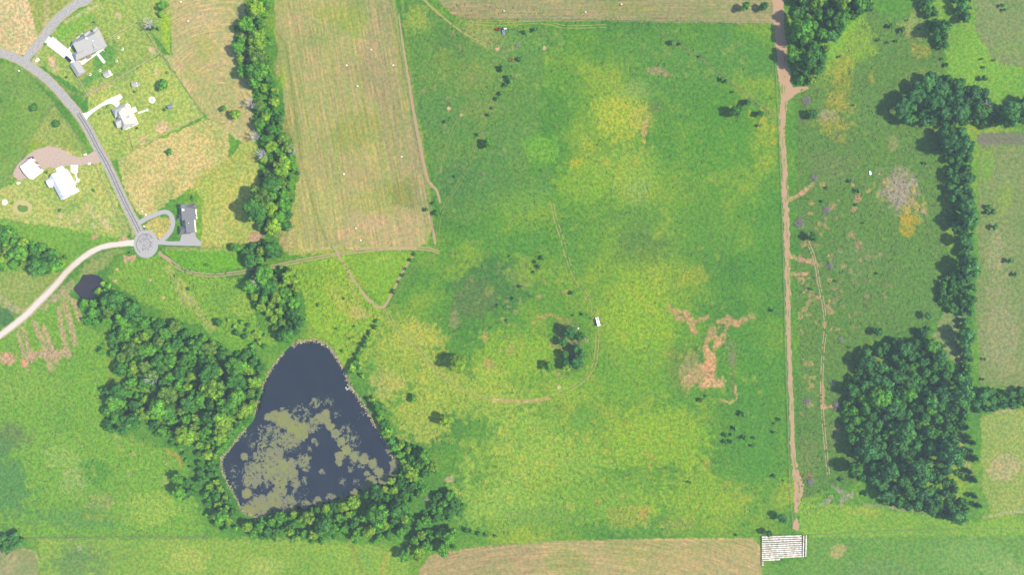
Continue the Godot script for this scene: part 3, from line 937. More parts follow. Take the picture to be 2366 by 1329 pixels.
# standing weeds and flowers: small tufts in the colour of the grass that they grow in
func make_weeds() -> void:
	var k := RandomNumberGenerator.new()
	k.seed = 91
	var clump := FastNoiseLite.new()
	clump.seed = 92
	clump.frequency = 0.06
	clump.fractal_octaves = 3
	var st := mb()
	for i in 9:
		var a := TAU * i / 9.0 + k.randf() * 0.5
		var d := Vector3(cos(a), 0, sin(a))
		var w := Vector3(-d.z, 0, d.x) * 0.17
		var e := d * k.randf_range(0.35, 0.65) + Vector3(0, k.randf_range(0.10, 0.22), 0)
		st.set_color(Color.WHITE * k.randf_range(0.8, 1.15))
		var up := (d + Vector3(0, 1.6, 0)).normalized()
		face(st, -w, w, e + w * 0.6, up, up, up)
		face(st, -w, e + w * 0.6, e - w * 0.6, up, up, up)
	var mesh := st.commit()
	var rough := [pts([930, 0, 1780, 60, 1815, 1230, 1000, 1240, 860, 900, 880, 720, 1010, 560]), pts([1835, 220, 1930, 130, 2010, 20, 2180, 110, 2180, 200, 2165, 300, 2200, 620, 2160, 740, 1950, 880, 1980, 1110, 2000, 1170, 1842, 1210]), pts([0, 810, 150, 680, 250, 800, 235, 960, 425, 1040, 470, 1240, 0, 1240]), pts([655, 610, 790, 590, 880, 715, 835, 850, 770, 800, 690, 640]), pts([250, 640, 370, 590, 560, 640, 640, 800, 540, 780, 430, 740, 330, 700])]
	var share := [9000, 4000, 2400, 800, 1000]
	var where: Array[Transform3D] = []
	var what: Array[Color] = []
	for f in rough.size():
		var ring := PackedVector2Array(rough[f])
		var lo := ring[0]
		var hi := ring[0]
		for p in ring:
			lo = lo.min(p)
			hi = hi.max(p)
		var left: int = share[f]
		var tries := left * 8
		while left > 0 and tries > 0:
			tries -= 1
			var p := Vector2(k.randf_range(lo.x, hi.x), k.randf_range(lo.y, hi.y))
			if clump.get_noise_2d(p.x, p.y) < k.randf_range(-0.15, 0.65): continue
			if not Geometry2D.is_point_in_polygon(p, ring): continue
			var c := clampi(int((p.y - MY) / CELL), 0, MH - 1) * MW + clampi(int((p.x - MX) / CELL), 0, MW - 1)
			var col := Color(R[c], G[c], B[c]).srgb_to_linear()
			var t := k.randf()
			if R[c] > G[c] * 0.93 and G[c] > B[c] * 1.7 and t < 0.35: col = Color(0.24, 0.22, 0.035)
			elif t < 0.4: col = Color(col.r * 0.9, col.g * 0.95, col.b * 0.95)
			elif t < 0.8: col = Color(col.r * 1.5, col.g * 1.35, col.b * 1.3)
			var s := k.randf_range(0.5, 1.5)
			where.append(Transform3D(Basis(Vector3.UP, k.randf() * TAU).scaled(Vector3(s, s * k.randf_range(0.6, 1.2), s)), g(p.x, p.y)))
			what.append(Color(col.r, col.g, col.b, 1))
			left -= 1
	var mm := MultiMesh.new()
	mm.transform_format = MultiMesh.TRANSFORM_3D
	mm.use_colors = true
	mm.mesh = mesh
	mm.instance_count = where.size()
	for i in where.size():
		mm.set_instance_transform(i, where[i])
		mm.set_instance_color(i, what[i])
	var o := MultiMeshInstance3D.new()
	o.name = "weeds"
	o.multimesh = mm
	o.material_override = leafy(Color.WHITE)
	add_child(o, true)
	tag(o, "tufts of weeds and yellow wildflowers standing in the rough pasture", "", "", "stuff")

# ---------------------------------------------------------------- ground sheet with the hollows of the ponds
var POND: Array
var SMALL_POND: Array
func make_ground() -> void:
	POND = zp(480, 760, 2.89, [560, 110, 620, 85, 720, 75, 800, 110, 850, 165, 890, 240, 925, 300, 960, 400, 1010, 460, 1060, 540, 1100, 610, 1160, 700, 1195, 760, 1225, 830, 1278, 900, 1290, 960, 1260, 1010, 1200, 1045, 1080, 1090, 950, 1125, 820, 1160, 700, 1205, 560, 1225, 450, 1250, 330, 1262, 240, 1225, 190, 1120, 135, 1030, 100, 930, 95, 870, 150, 800, 210, 730, 260, 670, 310, 590, 330, 520, 350, 440, 380, 360, 420, 280, 470, 210, 510, 160])
	SMALL_POND = zp(0, 600, 4.43, [850, 150, 930, 145, 1010, 165, 1075, 215, 1040, 270, 1085, 310, 1000, 365, 930, 425, 850, 420, 795, 375, 750, 300, 800, 225])
	var wob := FastNoiseLite.new()
	wob.seed = 8
	wob.frequency = 0.06
	var rings := []
	for p in [POND, SMALL_POND]:
		var ring := PackedVector2Array()
		for q in p: ring.append((q - Vector2(CX, CY)) * S)
		rings.append(ring)
	var x0 := (MX - CX) * S
	var z0 := (MY - CY) * S
	var wide := MW * CELL * S
	var tall := MH * CELL * S
	var xs := [x0 - 2400.0]
	var zs := [z0 - 2400.0]
	var nx := 440
	var nz := 248
	for i in nx + 1: xs.append(x0 + wide * i / nx)
	for i in nz + 1: zs.append(z0 + tall * i / nz)
	xs.append(x0 + wide + 2400.0)
	zs.append(z0 + tall + 2400.0)
	var v := PackedVector3Array()
	var uv := PackedVector2Array()
	for z in zs:
		for x in xs:
			var y := 0.0
			for ring in rings:
				var p := Vector2(x, z)
				if x > ring[0].x - 90 and x < ring[0].x + 90 and z > ring[0].y - 20 and z < ring[0].y + 140:
					var inside := Geometry2D.is_point_in_polygon(p, ring)
					var d := 99.0
					for k in ring.size():
						d = minf(d, p.distance_to(Geometry2D.get_closest_point_to_segment(p, ring[k], ring[(k + 1) % ring.size()])))
					d = (d if inside else -d) + wob.get_noise_2d(x, z) * 1.6 + 0.6
					if d > 0: y = -minf(1.6, d * 0.35)
			v.append(Vector3(x, y, z))
			uv.append(Vector2((x - x0) / wide, (z - z0) / tall))
	var cols := xs.size()
	var idx := PackedInt32Array()
	for j in zs.size() - 1:
		for i in cols - 1:
			var a := j * cols + i
			idx.append_array([a, a + 1, a + cols + 1, a, a + cols + 1, a + cols])
	var arr := []
	arr.resize(Mesh.ARRAY_MAX)
	arr[Mesh.ARRAY_VERTEX] = v
	arr[Mesh.ARRAY_TEX_UV] = uv
	arr[Mesh.ARRAY_INDEX] = idx
	var st := SurfaceTool.new()
	st.create_from_arrays(arr)
	st.generate_normals()
	var m := StandardMaterial3D.new()
	m.albedo_texture = ground_texture
	m.roughness = 0.95
	m.metallic_specular = 0.2
	struct("ground", st.commit(), m, "meadows, pasture and lawns of mixed green and straw-coloured grass")

func make_water() -> void:
	struct("pond_water", sheet(POND, WET), M.water, "large dark three-cornered pond with floating algae")
	struct("small_pond_water", sheet(SMALL_POND, WET), M.brown_water, "small dark brown pond beside the white gravel lane")
	var ring := PackedVector2Array(POND)
	var heavy := []      # thick yellow mats, then the thinner strewn weed: x, y, radius, how much covers, how yellow (in the zoomed pond's pixels)
	for s in [[500, 600, 62, 1.0, 0.9], [560, 650, 52, 0.95, 0.9], [620, 680, 62, 0.9, 0.8], [450, 585, 40, 0.9, 0.8], [405, 590, 28, 0.8, 0.7], [700, 640, 50, 0.6, 0.5], [785, 570, 34, 0.95, 0.7], [745, 600, 40, 0.85, 0.6], [720, 490, 40, 0.4, 0.2], [810, 490, 36, 0.35, 0.2], [620, 590, 90, 0.3, 0.2],
		[560, 740, 70, 0.7, 0.6], [480, 760, 70, 0.6, 0.5], [430, 690, 50, 0.5, 0.4], [360, 680, 40, 0.35, 0.3], [380, 770, 60, 0.5, 0.4], [350, 860, 60, 0.55, 0.5], [440, 850, 70, 0.75, 0.5], [300, 780, 24, 0.5, 0.4], [243, 852, 26, 0.85, 0.5], [320, 960, 80, 0.7, 0.4], [420, 950, 80, 0.75, 0.5], [500, 920, 50, 0.9, 0.8], [550, 960, 50, 0.85, 0.7], [560, 900, 40, 0.7, 0.2],
		[640, 880, 45, 0.65, 0.2], [660, 930, 26, 0.5, 0.1], [640, 1010, 30, 0.55, 0.1], [590, 1030, 36, 0.65, 0.2], [580, 1080, 22, 0.4, 0.1], [290, 1010, 60, 0.7, 0.4], [480, 1010, 60, 0.8, 0.7], [380, 1040, 40, 0.3, 0.4], [260, 1100, 34, 1.0, 0.9], [300, 1120, 40, 0.3, 0.3], [350, 1180, 70, 0.85, 0.6], [450, 1140, 60, 0.85, 0.7], [480, 1080, 50, 0.75, 0.6], [540, 1170, 60, 0.7, 0.3], [270, 1225, 60, 1.0, 1.0], [400, 1215, 60, 0.7, 0.5],
		[170, 950, 40, 0.25, 0.1], [180, 1040, 30, 0.2, 0.1], [250, 720, 50, 0.1, 0.1], [800, 620, 26, 0.85, 0.4], [822, 655, 28, 0.85, 0.4], [852, 700, 30, 0.9, 0.4], [890, 752, 34, 0.9, 0.5], [925, 810, 36, 1.0, 0.9], [880, 850, 34, 0.9, 0.5], [875, 890, 26, 0.8, 0.3], [980, 850, 36, 0.9, 0.8], [1040, 870, 36, 0.9, 0.7], [1100, 900, 34, 0.9, 0.7], [1140, 950, 32, 0.9, 0.7], [1172, 1005, 36, 0.95, 0.6], [1090, 1020, 44, 0.85, 0.8], [1060, 970, 22, 0.6, 0.1], [1060, 1070, 34, 0.9, 0.7], [985, 1098, 30, 0.85, 0.5], [905, 1118, 28, 0.7, 0.2],
		[820, 1130, 34, 0.6, 0.1], [730, 1155, 36, 0.65, 0.1], [650, 1172, 34, 0.7, 0.2], [920, 700, 60, 0.35, 0.1], [970, 750, 50, 0.35, 0.1], [860, 560, 30, 0.2, 0.1], [1030, 590, 30, 0.1, 0.1], [980, 880, 30, 0.5, 0.1], [1030, 900, 34, 0.3, 0.1], [950, 940, 26, 0.45, 0.1], [760, 955, 20, 0.4, 0.1], [900, 1020, 26, 0.4, 0.1], [990, 1020, 26, 0.4, 0.1], [710, 745, 20, 0.6, 0.3], [725, 770, 14, 0.6, 0.2], [680, 800, 22, 0.35, 0.1], [1250, 900, 34, 0.8, 0.6], [1245, 960, 34, 0.8, 0.4], [1215, 820, 26, 0.6, 0.2], [620, 1100, 60, 0.1, 0.1]]:
		heavy.append(s)
	var rag := FastNoiseLite.new()
	rag.seed = 4
	rag.frequency = 0.25
	rag.fractal_octaves = 4
	rag.fractal_gain = 0.7
	rag.domain_warp_enabled = true
	rag.domain_warp_amplitude = 9.0
	rag.domain_warp_frequency = 0.05
	var tint := FastNoiseLite.new()
	tint.seed = 14
	tint.frequency = 0.07
	var st := mb()
	var yellow := Color(0.100, 0.108, 0.014)
	var tan_ := Color(0.092, 0.084, 0.040)
	var dull := Color(0.05, 0.06, 0.038)
	var r2 := RandomNumberGenerator.new()
	r2.seed = 77
	var lo := Vector2(g(505, 780).x, g(505, 780).z)
	var step := 0.42
	var nx := 312
	var nz := 318
	var cover := PackedFloat32Array()
	var mat_yellow := PackedFloat32Array()  # how yellow the algae is in each cell
	cover.resize(nx * nz)
	mat_yellow.resize(nx * nz)
	for s in heavy:
		var c := (Vector2(480 + s[0] / 2.89, 760 + s[1] / 2.89) - Vector2(CX, CY)) * S
		var r: float = s[2] / 2.89 * S
		for z in range(maxi(0, int((c.y - r * 1.3 - lo.y) / step)), mini(nz, int((c.y + r * 1.3 - lo.y) / step) + 1)):
			for x in range(maxi(0, int((c.x - r * 1.3 - lo.x) / step)), mini(nx, int((c.x + r * 1.3 - lo.x) / step) + 1)):
				var d := (lo + Vector2(x, z) * step).distance_to(c) / r
				var v: float = s[3] * clampf((1.3 - d) / 0.6, 0.0, 1.0)
				if v > cover[z * nx + x]:
					cover[z * nx + x] = v
				mat_yellow[z * nx + x] = maxf(mat_yellow[z * nx + x], s[4] * clampf((1.2 - d) / 0.8, 0.0, 1.0))
	for z in nz - 1:
		for x in nx - 1:
			var k := z * nx + x
			if cover[k] <= 0.02: continue
			var p := lo + (Vector2(x, z) + Vector2(0.5, 0.5)) * step
			var n := rag.get_noise_2d(p.x, p.y) * 1.05 + 0.5
			var slack: float = cover[k] * 1.12 - 0.03 - n
			if slack < -0.10: continue
			if not Geometry2D.is_point_in_polygon(p / S + Vector2(CX, CY), ring): continue
			var e := []
			for q in [[0, 0], [1, 0], [1, 1], [0, 1]]:
				var h := hash((x + q[0]) * 7919 + (z + q[1]) * 104729)
				e.append(Vector3(lo.x + (x + q[0] + (h % 100) / 140.0 - 0.36) * step, WET + 0.012 + (h % 37) * 0.0005, lo.y + (z + q[1] + (h / 128 % 100) / 140.0 - 0.36) * step))
			var edge := clampf(slack * 2.0, 0.0, 1.0)
			var t := clampf(mat_yellow[k] * 0.9 + tint.get_noise_2d(p.x, p.y) * 0.5 + 0.1, 0, 1)
			st.set_color(dull.lerp(tan_.lerp(yellow, t), 0.45 + 0.55 * edge) * r2.randf_range(0.82, 1.12) if slack > 0 else Color(0.028, 0.036, 0.030) * r2.randf_range(0.8, 1.3))
			up_tri(st, e[0], e[1], e[2])
			up_tri(st, e[0], e[2], e[3])
	struct("algae", st.commit(), M.algae, "yellow and tan algae mats floating on the big pond", "stuff")
	# dry reeds and pale mud round the pond's edge
	var rd := mb()
	for run in [[[0, 14], 1.0, 2.6], [[23, 32], 0.6, 2.0], [[33, 39], 0.6, 1.6]]:
		for i in range(run[0][0], run[0][1]):
			var a: Vector2 = POND[i % POND.size()]
			var b: Vector2 = POND[(i + 1) % POND.size()]
			var side := (b - a).orthogonal().normalized()
			for k in int(a.distance_to(b) * 2.4 * run[1]):
				var p := a.lerp(b, r2.randf()) + side * r2.randfn(0.5, run[2])
				var c := g(p.x, p.y, -0.2)
				rd.set_color((Color(0.36, 0.29, 0.13) if r2.randf() < 0.6 else Color(0.22, 0.19, 0.13)) * r2.randf_range(0.6, 1.15))
				for e in 3:
					var t := r2.randf() * TAU
					var d := Vector3(cos(t), 0, sin(t)) * r2.randf_range(0.3, 0.8)
					var w := Vector3(-sin(t), 0, cos(t)) * r2.randf_range(0.15, 0.35)
					up_tri(rd, c + w, c - w, c + d + Vector3(0, r2.randf_range(0.3, 0.9), 0))
	struct("reeds", rd.commit(), M.algae, "dry straw-coloured reeds along the shore of the big pond", "stuff")

# ---------------------------------------------------------------- roads and drives
func make_roads() -> void:
	var st := mb()
	strip(st, pts([0 - 60, 108, 0, 122, 25, 129, 45, 138, 60, 147, 77, 158, 108, 181, 135, 208, 158, 235, 181, 262, 203, 296, 226, 341, 248, 379, 271, 429, 293, 476, 314, 517, 326, 542]), [22.0], 0.02, 0.45, 0.0, 0.0, 21)
	strip(st, pts([235, -40, 203, -2, 178, 9, 158, 24, 140, 39, 126, 54, 113, 70, 102, 86, 88, 104, 74, 119]), [23.0], 0.024, 0.45, 0.0, 0.0, 22)
	strip(st, pts([310, 560, 271, 565, 237, 571, 208, 585, 185, 602, 158, 626, 126, 663, 90, 699, 56, 733, 0, 777, -60, 822]), [14.0, 14.0, 14.0, 15.0, 15.0, 16.0, 18.0, 20.0, 19.0, 17.0], 0.016, 0.7, 0.0, 0.0, 23)
	struct("gravel_verge", st.commit(), M.verge, "ragged dry verge of gravel along the lanes")
	st = mb()
	strip(st, pts([0 - 60, 108, 0, 122, 25, 129, 45, 138, 60, 147, 77, 158, 108, 181, 135, 208, 158, 235, 181, 262, 203, 296, 226, 341, 248, 379, 271, 429, 293, 476, 314, 517, 326, 542]), [17.0], 0.05, 0.06)
	struct("asphalt_road", st.commit(), M.asphalt, "grey asphalt lane curving down past the houses to the turning circle")
	st = mb()
	strip(st, pts([235, -40, 203, -2, 178, 9, 158, 24, 140, 39, 126, 54, 113, 70, 102, 86, 88, 104, 74, 119, 60, 140]), [18.0], 0.045, 0.06)
	struct("side_road", st.commit(), M.asphalt, "grey asphalt side road coming in from the top beside the straw field")
	st = mb()
	for o in [-0.75, 0.9]:
		strip(st, pts([181, 262, 203, 296, 226, 341, 248, 379, 271, 429, 293, 476, 314, 517, 324, 538]), [2.2], 0.055, 0.12, o, 0.25, 7)
	struct("tyre_marks", st.commit(), M.tar, "dark tyre marks along the asphalt lane")
	var ring := []
	for k in 40: ring.append(Vector2(338.6, 564) + Vector2(cos(TAU * k / 40), sin(TAU * k / 40)) * Vector2(28.5, 32.5))
	struct("turning_circle", sheet(ring, 0.06, 0.12), M.court, "round pale concrete turning circle at the end of the asphalt lane")
	st = mb()                                                      # tar scribbles on the circle
	var r2 := RandomNumberGenerator.new()
	r2.seed = 5
	for k in 46:
		var a := r2.randf() * TAU
		var q := sqrt(r2.randf()) * 17.0
		var c := g(337 + cos(a) * q, 563 + sin(a) * q * 1.15)
		var d := Vector3(cos(r2.randf() * TAU), 0, sin(r2.randf() * TAU)).normalized() * r2.randf_range(0.5, 1.6)
		var w := d.cross(Vector3.UP).normalized() * r2.randf_range(0.06, 0.2)
		c.y = 0.066 + k * 0.0004
		up_tri(st, c - d - w, c + d - w, c + d + w)
		up_tri(st, c - d - w, c + d + w, c - d + w)
	for k in 22:
		var a := 2.2 + k * 0.16
		var b := a + 0.13
		var o := 19.0 + r2.randf_range(-1, 1)
		var v := []
		for e in [[a, o], [a, o + 2], [b, o], [b, o + 2]]: v.append(g(337 + cos(e[0]) * e[1], 564 + sin(e[0]) * e[1] * 1.15, 0.09))
		up_tri(st, v[0], v[1], v[3])
		up_tri(st, v[0], v[3], v[2])
	struct("tar_patches", st.commit(), M.tar, "dark tar seams and scuffs on the pale turning circle")
	st = mb()
	strip(st, pts([318, 562, 300, 562, 271, 565, 237, 571, 208, 585, 185, 602, 158, 626, 126, 663, 90, 699, 56, 733, 0, 777, -60, 822]), [17.0, 13.0, 10.5, 10.5, 11, 10.5, 10.5, 11, 11.5, 11.5, 11.5], 0.03, 0.3)
	struct("gravel_lane", st.commit(), M.chalk, "white gravel lane leaving the turning circle to the lower left")
	# drives
	struct("concrete_drive", sheet(zp(0, 0, 4.43, [515, 350, 562, 388, 640, 452, 720, 520, 775, 580, 845, 640, 836, 676, 765, 664, 740, 652, 600, 545, 450, 432, 442, 412, 470, 385]), 0.035, 0.04), M.concrete, "broad white concrete drive of the grey-roofed house with a dark car on it")
	struct("terrace", sheet(zp(150, 50, 9.49, [300, 900, 640, 720, 880, 520, 935, 500, 940, 520, 830, 645, 560, 830, 430, 935, 350, 975]), 0.03), M.concrete, "white concrete terrace along the south side of the grey-roofed house")
	struct("garden_path", sheet(zp(150, 50, 9.49, [690, 700, 745, 680, 860, 820, 905, 880, 890, 910, 850, 910, 815, 870]), 0.034), M.concrete, "straight white path from the terrace to a round stone fire pit")
	struct("curved_path", sheet(zp(150, 50, 9.49, [75, 620, 200, 440, 250, 385, 400, 245, 405, 262, 262, 400, 218, 450, 105, 640]), 0.036), M.concrete, "curved white path round the west side of the grey-roofed house")
	struct("pale_drive", sheet(zp(0, 0, 4.43, [1238, 962, 1262, 1000, 1225, 1030, 1230, 1070, 1200, 1100, 1168, 1072, 1150, 1062, 1110, 1064, 1050, 1088, 960, 1150, 905, 1205, 885, 1245, 832, 1165, 900, 1150, 1010, 1080, 1100, 1022]), 0.035, 0.04), M.concrete, "white concrete drive of the pale-roofed house, bending up from the asphalt lane")
	struct("gravel_yard", sheet(zp(0, 300, 4.43, [985, 212, 1040, 335, 900, 352, 800, 372, 660, 368, 585, 395, 520, 383, 470, 395, 430, 425, 380, 460, 260, 500, 195, 516, 145, 475, 145, 420, 200, 340, 300, 250, 400, 195, 500, 172, 600, 185, 680, 222, 740, 265, 820, 280, 890, 270, 950, 225]), 0.03, 0.2), M.pink_gravel, "pink gravel yard between the white barn and the asphalt lane")
	struct("parking_slab", sheet(zp(0, 300, 4.43, [730, 362, 806, 362, 803, 440, 775, 455, 733, 432]), 0.04), M.concrete, "white concrete parking slab beside the white-roofed house")
	struct("house_path", sheet(zp(0, 300, 4.43, [768, 440, 785, 440, 800, 495, 828, 510, 812, 538, 765, 548, 760, 540, 790, 520, 782, 490]), 0.042), M.concrete, "white path with a small square slab by the white-roofed house")
	struct("garage_apron", sheet(zp(0, 300, 4.43, [575, 398, 645, 368, 700, 430, 610, 470]), 0.044), M.concrete, "white concrete apron at the north side of the white-roofed house")
	st = mb()
	strip(st, pts([316, 518, 326, 513, 340, 505, 358, 497, 376, 490.5, 389, 491, 398, 501, 401, 515, 397, 531, 388, 544, 374, 556, 360, 563]), [14.0, 11.0, 10.0, 10.0], 0.04, 0.05)
	struct("loop_drive", st.commit(), M.drive_grey, "looping grey drive between the asphalt lane and the dark-roofed house")
	struct("parking_court", sheet(zp(340, 300, 4.43, [100, 1125, 150, 1132, 225, 1142, 340, 1142, 362, 1060, 490, 1046, 508, 1105, 560, 1150, 560, 1188, 420, 1188, 200, 1180, 110, 1172]), 0.036, 0.04), M.drive_grey, "grey paved court at the south end of the dark-roofed house")
	struct("sand_ring", sheet(zp(20, 340, 8.86, [110, 1170, 180, 1100, 300, 1085, 420, 1120, 490, 1190, 500, 1270, 440, 1340, 330, 1375, 190, 1370, 120, 1310, 95, 1240]), 0.02, 0.25), M.sand, "dry straw-coloured ring round the putting green")
	struct("putting_green", sheet(zp(20, 340, 8.86, [190, 1230, 205, 1190, 250, 1180, 300, 1200, 370, 1195, 410, 1225, 415, 1280, 385, 1320, 300, 1340, 220, 1310, 195, 1270]), 0.03), M.putting, "small kidney-shaped green in the dry ring")

func ruts(called: String, line: Array, mat: Material, label: String, wide := 2.2, apart := 0.85, gaps := 0.0, y := 0.03) -> void:
	var st := mb()
	strip(st, pts(line), [wide], y, 0.16, -apart, gaps, 3)
	strip(st, pts(line), [wide], y, 0.16, apart, gaps, 4)
	struct(called, st.commit(), mat, label)

func make_tracks() -> void:
	var st := mb()
	strip(st, pts([1796, -40, 1797, 0, 1800, 60, 1806, 130, 1812, 180, 1812, 215, 1806, 300, 1811, 380, 1813, 450, 1817, 530, 1818, 600, 1820, 680, 1821, 760, 1824, 850, 1828, 940, 1830, 1010, 1833, 1060, 1840, 1100, 1845, 1125, 1840, 1160, 1838, 1185]), [28.0, 28.0, 24.0, 23.0, 30.0, 17.0, 11.5, 12.5, 14.0, 13.0, 12.0, 11.0, 9.0, 9.0, 9.5, 9.5, 10.5, 17.0, 23.0, 12.0, 4.0], 0.025, 1.2, 0.0, 0.0, 9)
	struct("dirt_lane", st.commit(), M.red_dirt, "long straight bare dirt lane running down the right side of the pasture")
	var lane := pts([1806, 130, 1812, 180, 1811, 215, 1806, 300, 1811, 380, 1813, 450, 1817, 530, 1818, 600, 1820, 680, 1821, 760, 1824, 850, 1828, 940, 1830, 1010, 1833, 1060, 1840, 1100, 1845, 1125, 1840, 1160])
	st = mb()
	strip(st, lane, [3.0], 0.034, 0.6, 0.9, 0.35, 12)
	strip(st, lane, [3.0], 0.034, 0.6, -0.9, 0.3, 13)
	struct("lane_ruts", st.commit(), M.dirt, "paler worn ruts along the bare dirt lane")
	st = mb()
	strip(st, lane, [3.0], 0.037, 0.7, -1.6, 0.6, 15)
	strip(st, lane, [2.0], 0.037, 0.5, 0.1, 0.6, 16)
	strip(st, lane, [3.0], 0.037, 0.8, 1.6, 0.6, 17)
	struct("lane_grass", st.commit(), M.faint_track, "thin grass growing along and in the dirt lane", "structure")
	struct("dirt_clearing", sheet(pts([1832, 1208, 1840, 1195, 1846, 1215, 1842, 1228, 1830, 1222]), 0.02, 0.4), M.red_dirt, "small bare dirt patch at the lower end of the dirt lane")
	struct("dirt_spur", sheet(pts([1818, 180, 1832, 202, 1866, 200, 1868, 206, 1840, 216, 1822, 232, 1812, 230]), 0.031, 0.5), M.red_dirt, "bare dirt spur where the lane meets the wood")
	st = mb()
	strip(st, pts([368, 583, 380, 594, 396, 606]), [9.0, 6.0, 4.0], 0.031, 0.2)
	for o in [-0.8, 0.8]:
		strip(st, pts([380, 592, 396, 605, 420, 621, 455, 633, 500, 636, 545, 631, 600, 622, 640, 614, 700, 602, 770, 589, 850, 578, 920, 574, 985, 575, 1015, 584]), [2.8], 0.03, 0.18, o, 0.12, 3)
	struct("twin_rut_track", st.commit(), M.dirt, "pale twin-rut track from the turning circle through the tree belt")
	st = mb()
	strip(st, pts([774, 572, 800, 620, 838, 676, 863, 704, 880, 711, 892, 703, 905, 680, 930, 630, 958, 586]), [6.0, 6.0, 6.0, 7.0, 7.0, 6.0, 5.0, 4.0], 0.034, 0.35)
	struct("worn_path", st.commit(), M.dirt, "tan V-shaped worn path below the hay meadow")
	st = mb()
	strip(st, pts([922, 30, 928, 80, 944, 180, 960, 280, 976, 360, 984, 400, 995, 425, 1010, 442, 1017, 470]), [2.0, 4.0, 5.5, 6.5, 6.0, 6.0, 7.0, 6.0, 4.0], 0.031, 0.4, 0.0, 0.1)
	struct("meadow_path", st.commit(), M.dirt, "long thin tan path along the right edge of the hay meadow")
	st = mb()
	strip(st, pts([992, 490, 998, 520, 1003, 545, 1006, 566]), [3.0, 5.0, 6.0, 4.0], 0.033, 0.4)
	struct("worn_path", st.commit(), M.dirt, "short pale worn strip at the lower right corner of the hay meadow")
	st = mb()
	strip(st, pts([968, -20, 990, 10, 1030, 45, 1062, 70, 1085, 84, 1112, 100, 1125, 112]), [6.0, 6.0, 5.0, 4.0, 4.0, 3.0, 2.0], 0.03, 0.5, 0.0, 0.12)
	struct("farm_track", st.commit(), M.straw_track, "tan farm track slanting in at the top of the pasture towards the red tractor")
	ruts("pasture_track", [1276, 470, 1283, 505, 1296, 545, 1312, 600, 1328, 640, 1348, 672, 1364, 705, 1376, 740, 1380, 775, 1378, 810, 1372, 845, 1350, 876, 1315, 900, 1270, 918], M.straw_track, "faint twin-rut track in the pasture passing the white van", 2.4, 1.0, 0.42)
	ruts("pasture_track", [1268, 919, 1220, 928, 1140, 922, 1080, 908, 1020, 868, 965, 806, 915, 756, 893, 715], M.straw_track, "curved twin-rut track below the lone bright tree", 2.2, 1.0, 0.25, 0.031)
	ruts("lane_track", [1868, 565, 1878, 590, 1886, 622, 1891, 655, 1899, 690, 1904, 725, 1906, 760, 1901, 810, 1898, 870, 1898, 930, 1902, 985, 1907, 1040, 1913, 1097], M.dirt, "tan twin-rut track right of the dirt lane", 2.2, 0.75, 0.36)
	ruts("pasture_track", [1010, 560, 1016, 505, 1030, 470, 1056, 430, 1085, 375, 1100, 330, 1122, 280, 1135, 240, 1150, 200], M.faint_track, "faint wheel track climbing past the round tree in the upper pasture", 1.6, 0.9, 0.3)
	ruts("pasture_track", [1028, 372, 1036, 330, 1060, 275, 1085, 238, 1105, 205, 1125, 180], M.faint_track, "faint wheel track slanting through the upper left of the pasture", 1.6, 0.9, 0.3, 0.036)
	ruts("pasture_track", [893, 716, 920, 668, 950, 625, 985, 598, 1005, 590], M.faint_track, "faint wheel track right of the V-shaped path", 1.6, 0.9, 0.2, 0.037)
	ruts("pasture_track", [1075, 52, 1150, 56, 1230, 52, 1270, 54, 1310, 62, 1400, 60], M.straw_track, "straw-coloured wheel track along the top edge of the pasture", 1.6, 0.9, 0.3)
	ruts("pasture_track", [1262, 58, 1262, 74, 1270, 84, 1280, 86, 1292, 78, 1296, 64], M.faint_track, "small looping wheel track near the top edge of the pasture", 1.5, 0.4, 0.1, 0.038)

# ---------------------------------------------------------------- houses
# a closed roof over x0..x1, z0..z1 with the ridge along x at z = rz, ends hipped back by h0, h1 (0 is a gable)
func roof_mesh(x0: float, x1: float, z0: float, z1: float, rz: float, eave: float, top: float, h0: float, h1: float, along_z := false) -> ArrayMesh:
	var st := mb()
	var f := 0.22
	var P := func(x: float, y: float, z: float) -> Vector3: return Vector3(z, y, x) if along_z else Vector3(x, y, z)
	var a: Vector3 = P.call(x0, eave, z0)
	var b: Vector3 = P.call(x1, eave, z0)
	var c: Vector3 = P.call(x1, eave, z1)
	var d: Vector3 = P.call(x0, eave, z1)
	var e: Vector3 = P.call(x0 + h0, top, rz)
	var r: Vector3 = P.call(x1 - h1, top, rz)
	var low := Vector3(0, -f, 0)
	for t in [[a, b, r], [a, r, e], [c, d, e], [c, e, r], [b, c, r], [d, a, e]]:
		var n: Vector3 = (t[1] - t[0]).cross(t[2] - t[0])
		var mid: Vector3 = (t[0] + t[1] + t[2]) / 3.0 - (a + c) / 2.0
		if n.dot(mid + Vector3(0, 3, 0)) > 0: tri(st, t[0], t[2], t[1])
		else: tri(st, t[0], t[1], t[2])
	for q in [[a, b], [b, c], [c, d], [d, a]]: quad(st, q[0], q[1], q[1] + low, q[0] + low)
	quad(st, a + low, b + low, c + low, d + low)
	return st.commit()

# walls under such a roof, set in by the overhang, with their gables
func wall_mesh(boxes: Array, high: float) -> ArrayMesh:
	var st := mb()
	for q in boxes:
		box(st, Vector3((q[0] + q[1]) / 2, high / 2, (q[2] + q[3]) / 2), Vector3(q[1] - q[0], high, q[3] - q[2]))
	return st.commit()

func opening(t: Node3D, called: String, at: Vector3, turn: float, w: float, h: float) -> void:     # a framed window or a door, proud of its wall
	var st := mb()
	box(st, Vector3.ZERO, Vector3(w + 0.16, h + 0.16, 0.06))
	var o := part(called, st.commit(), M.white, t, at)
	o.rotation.y = turn
	var s2 := mb()
	box(s2, Vector3(0, 0, 0.035), Vector3(w, h, 0.02))
	part("pane" if called == "window" else "panel", s2.commit(), M.glass if called == "window" else M.wood, o)

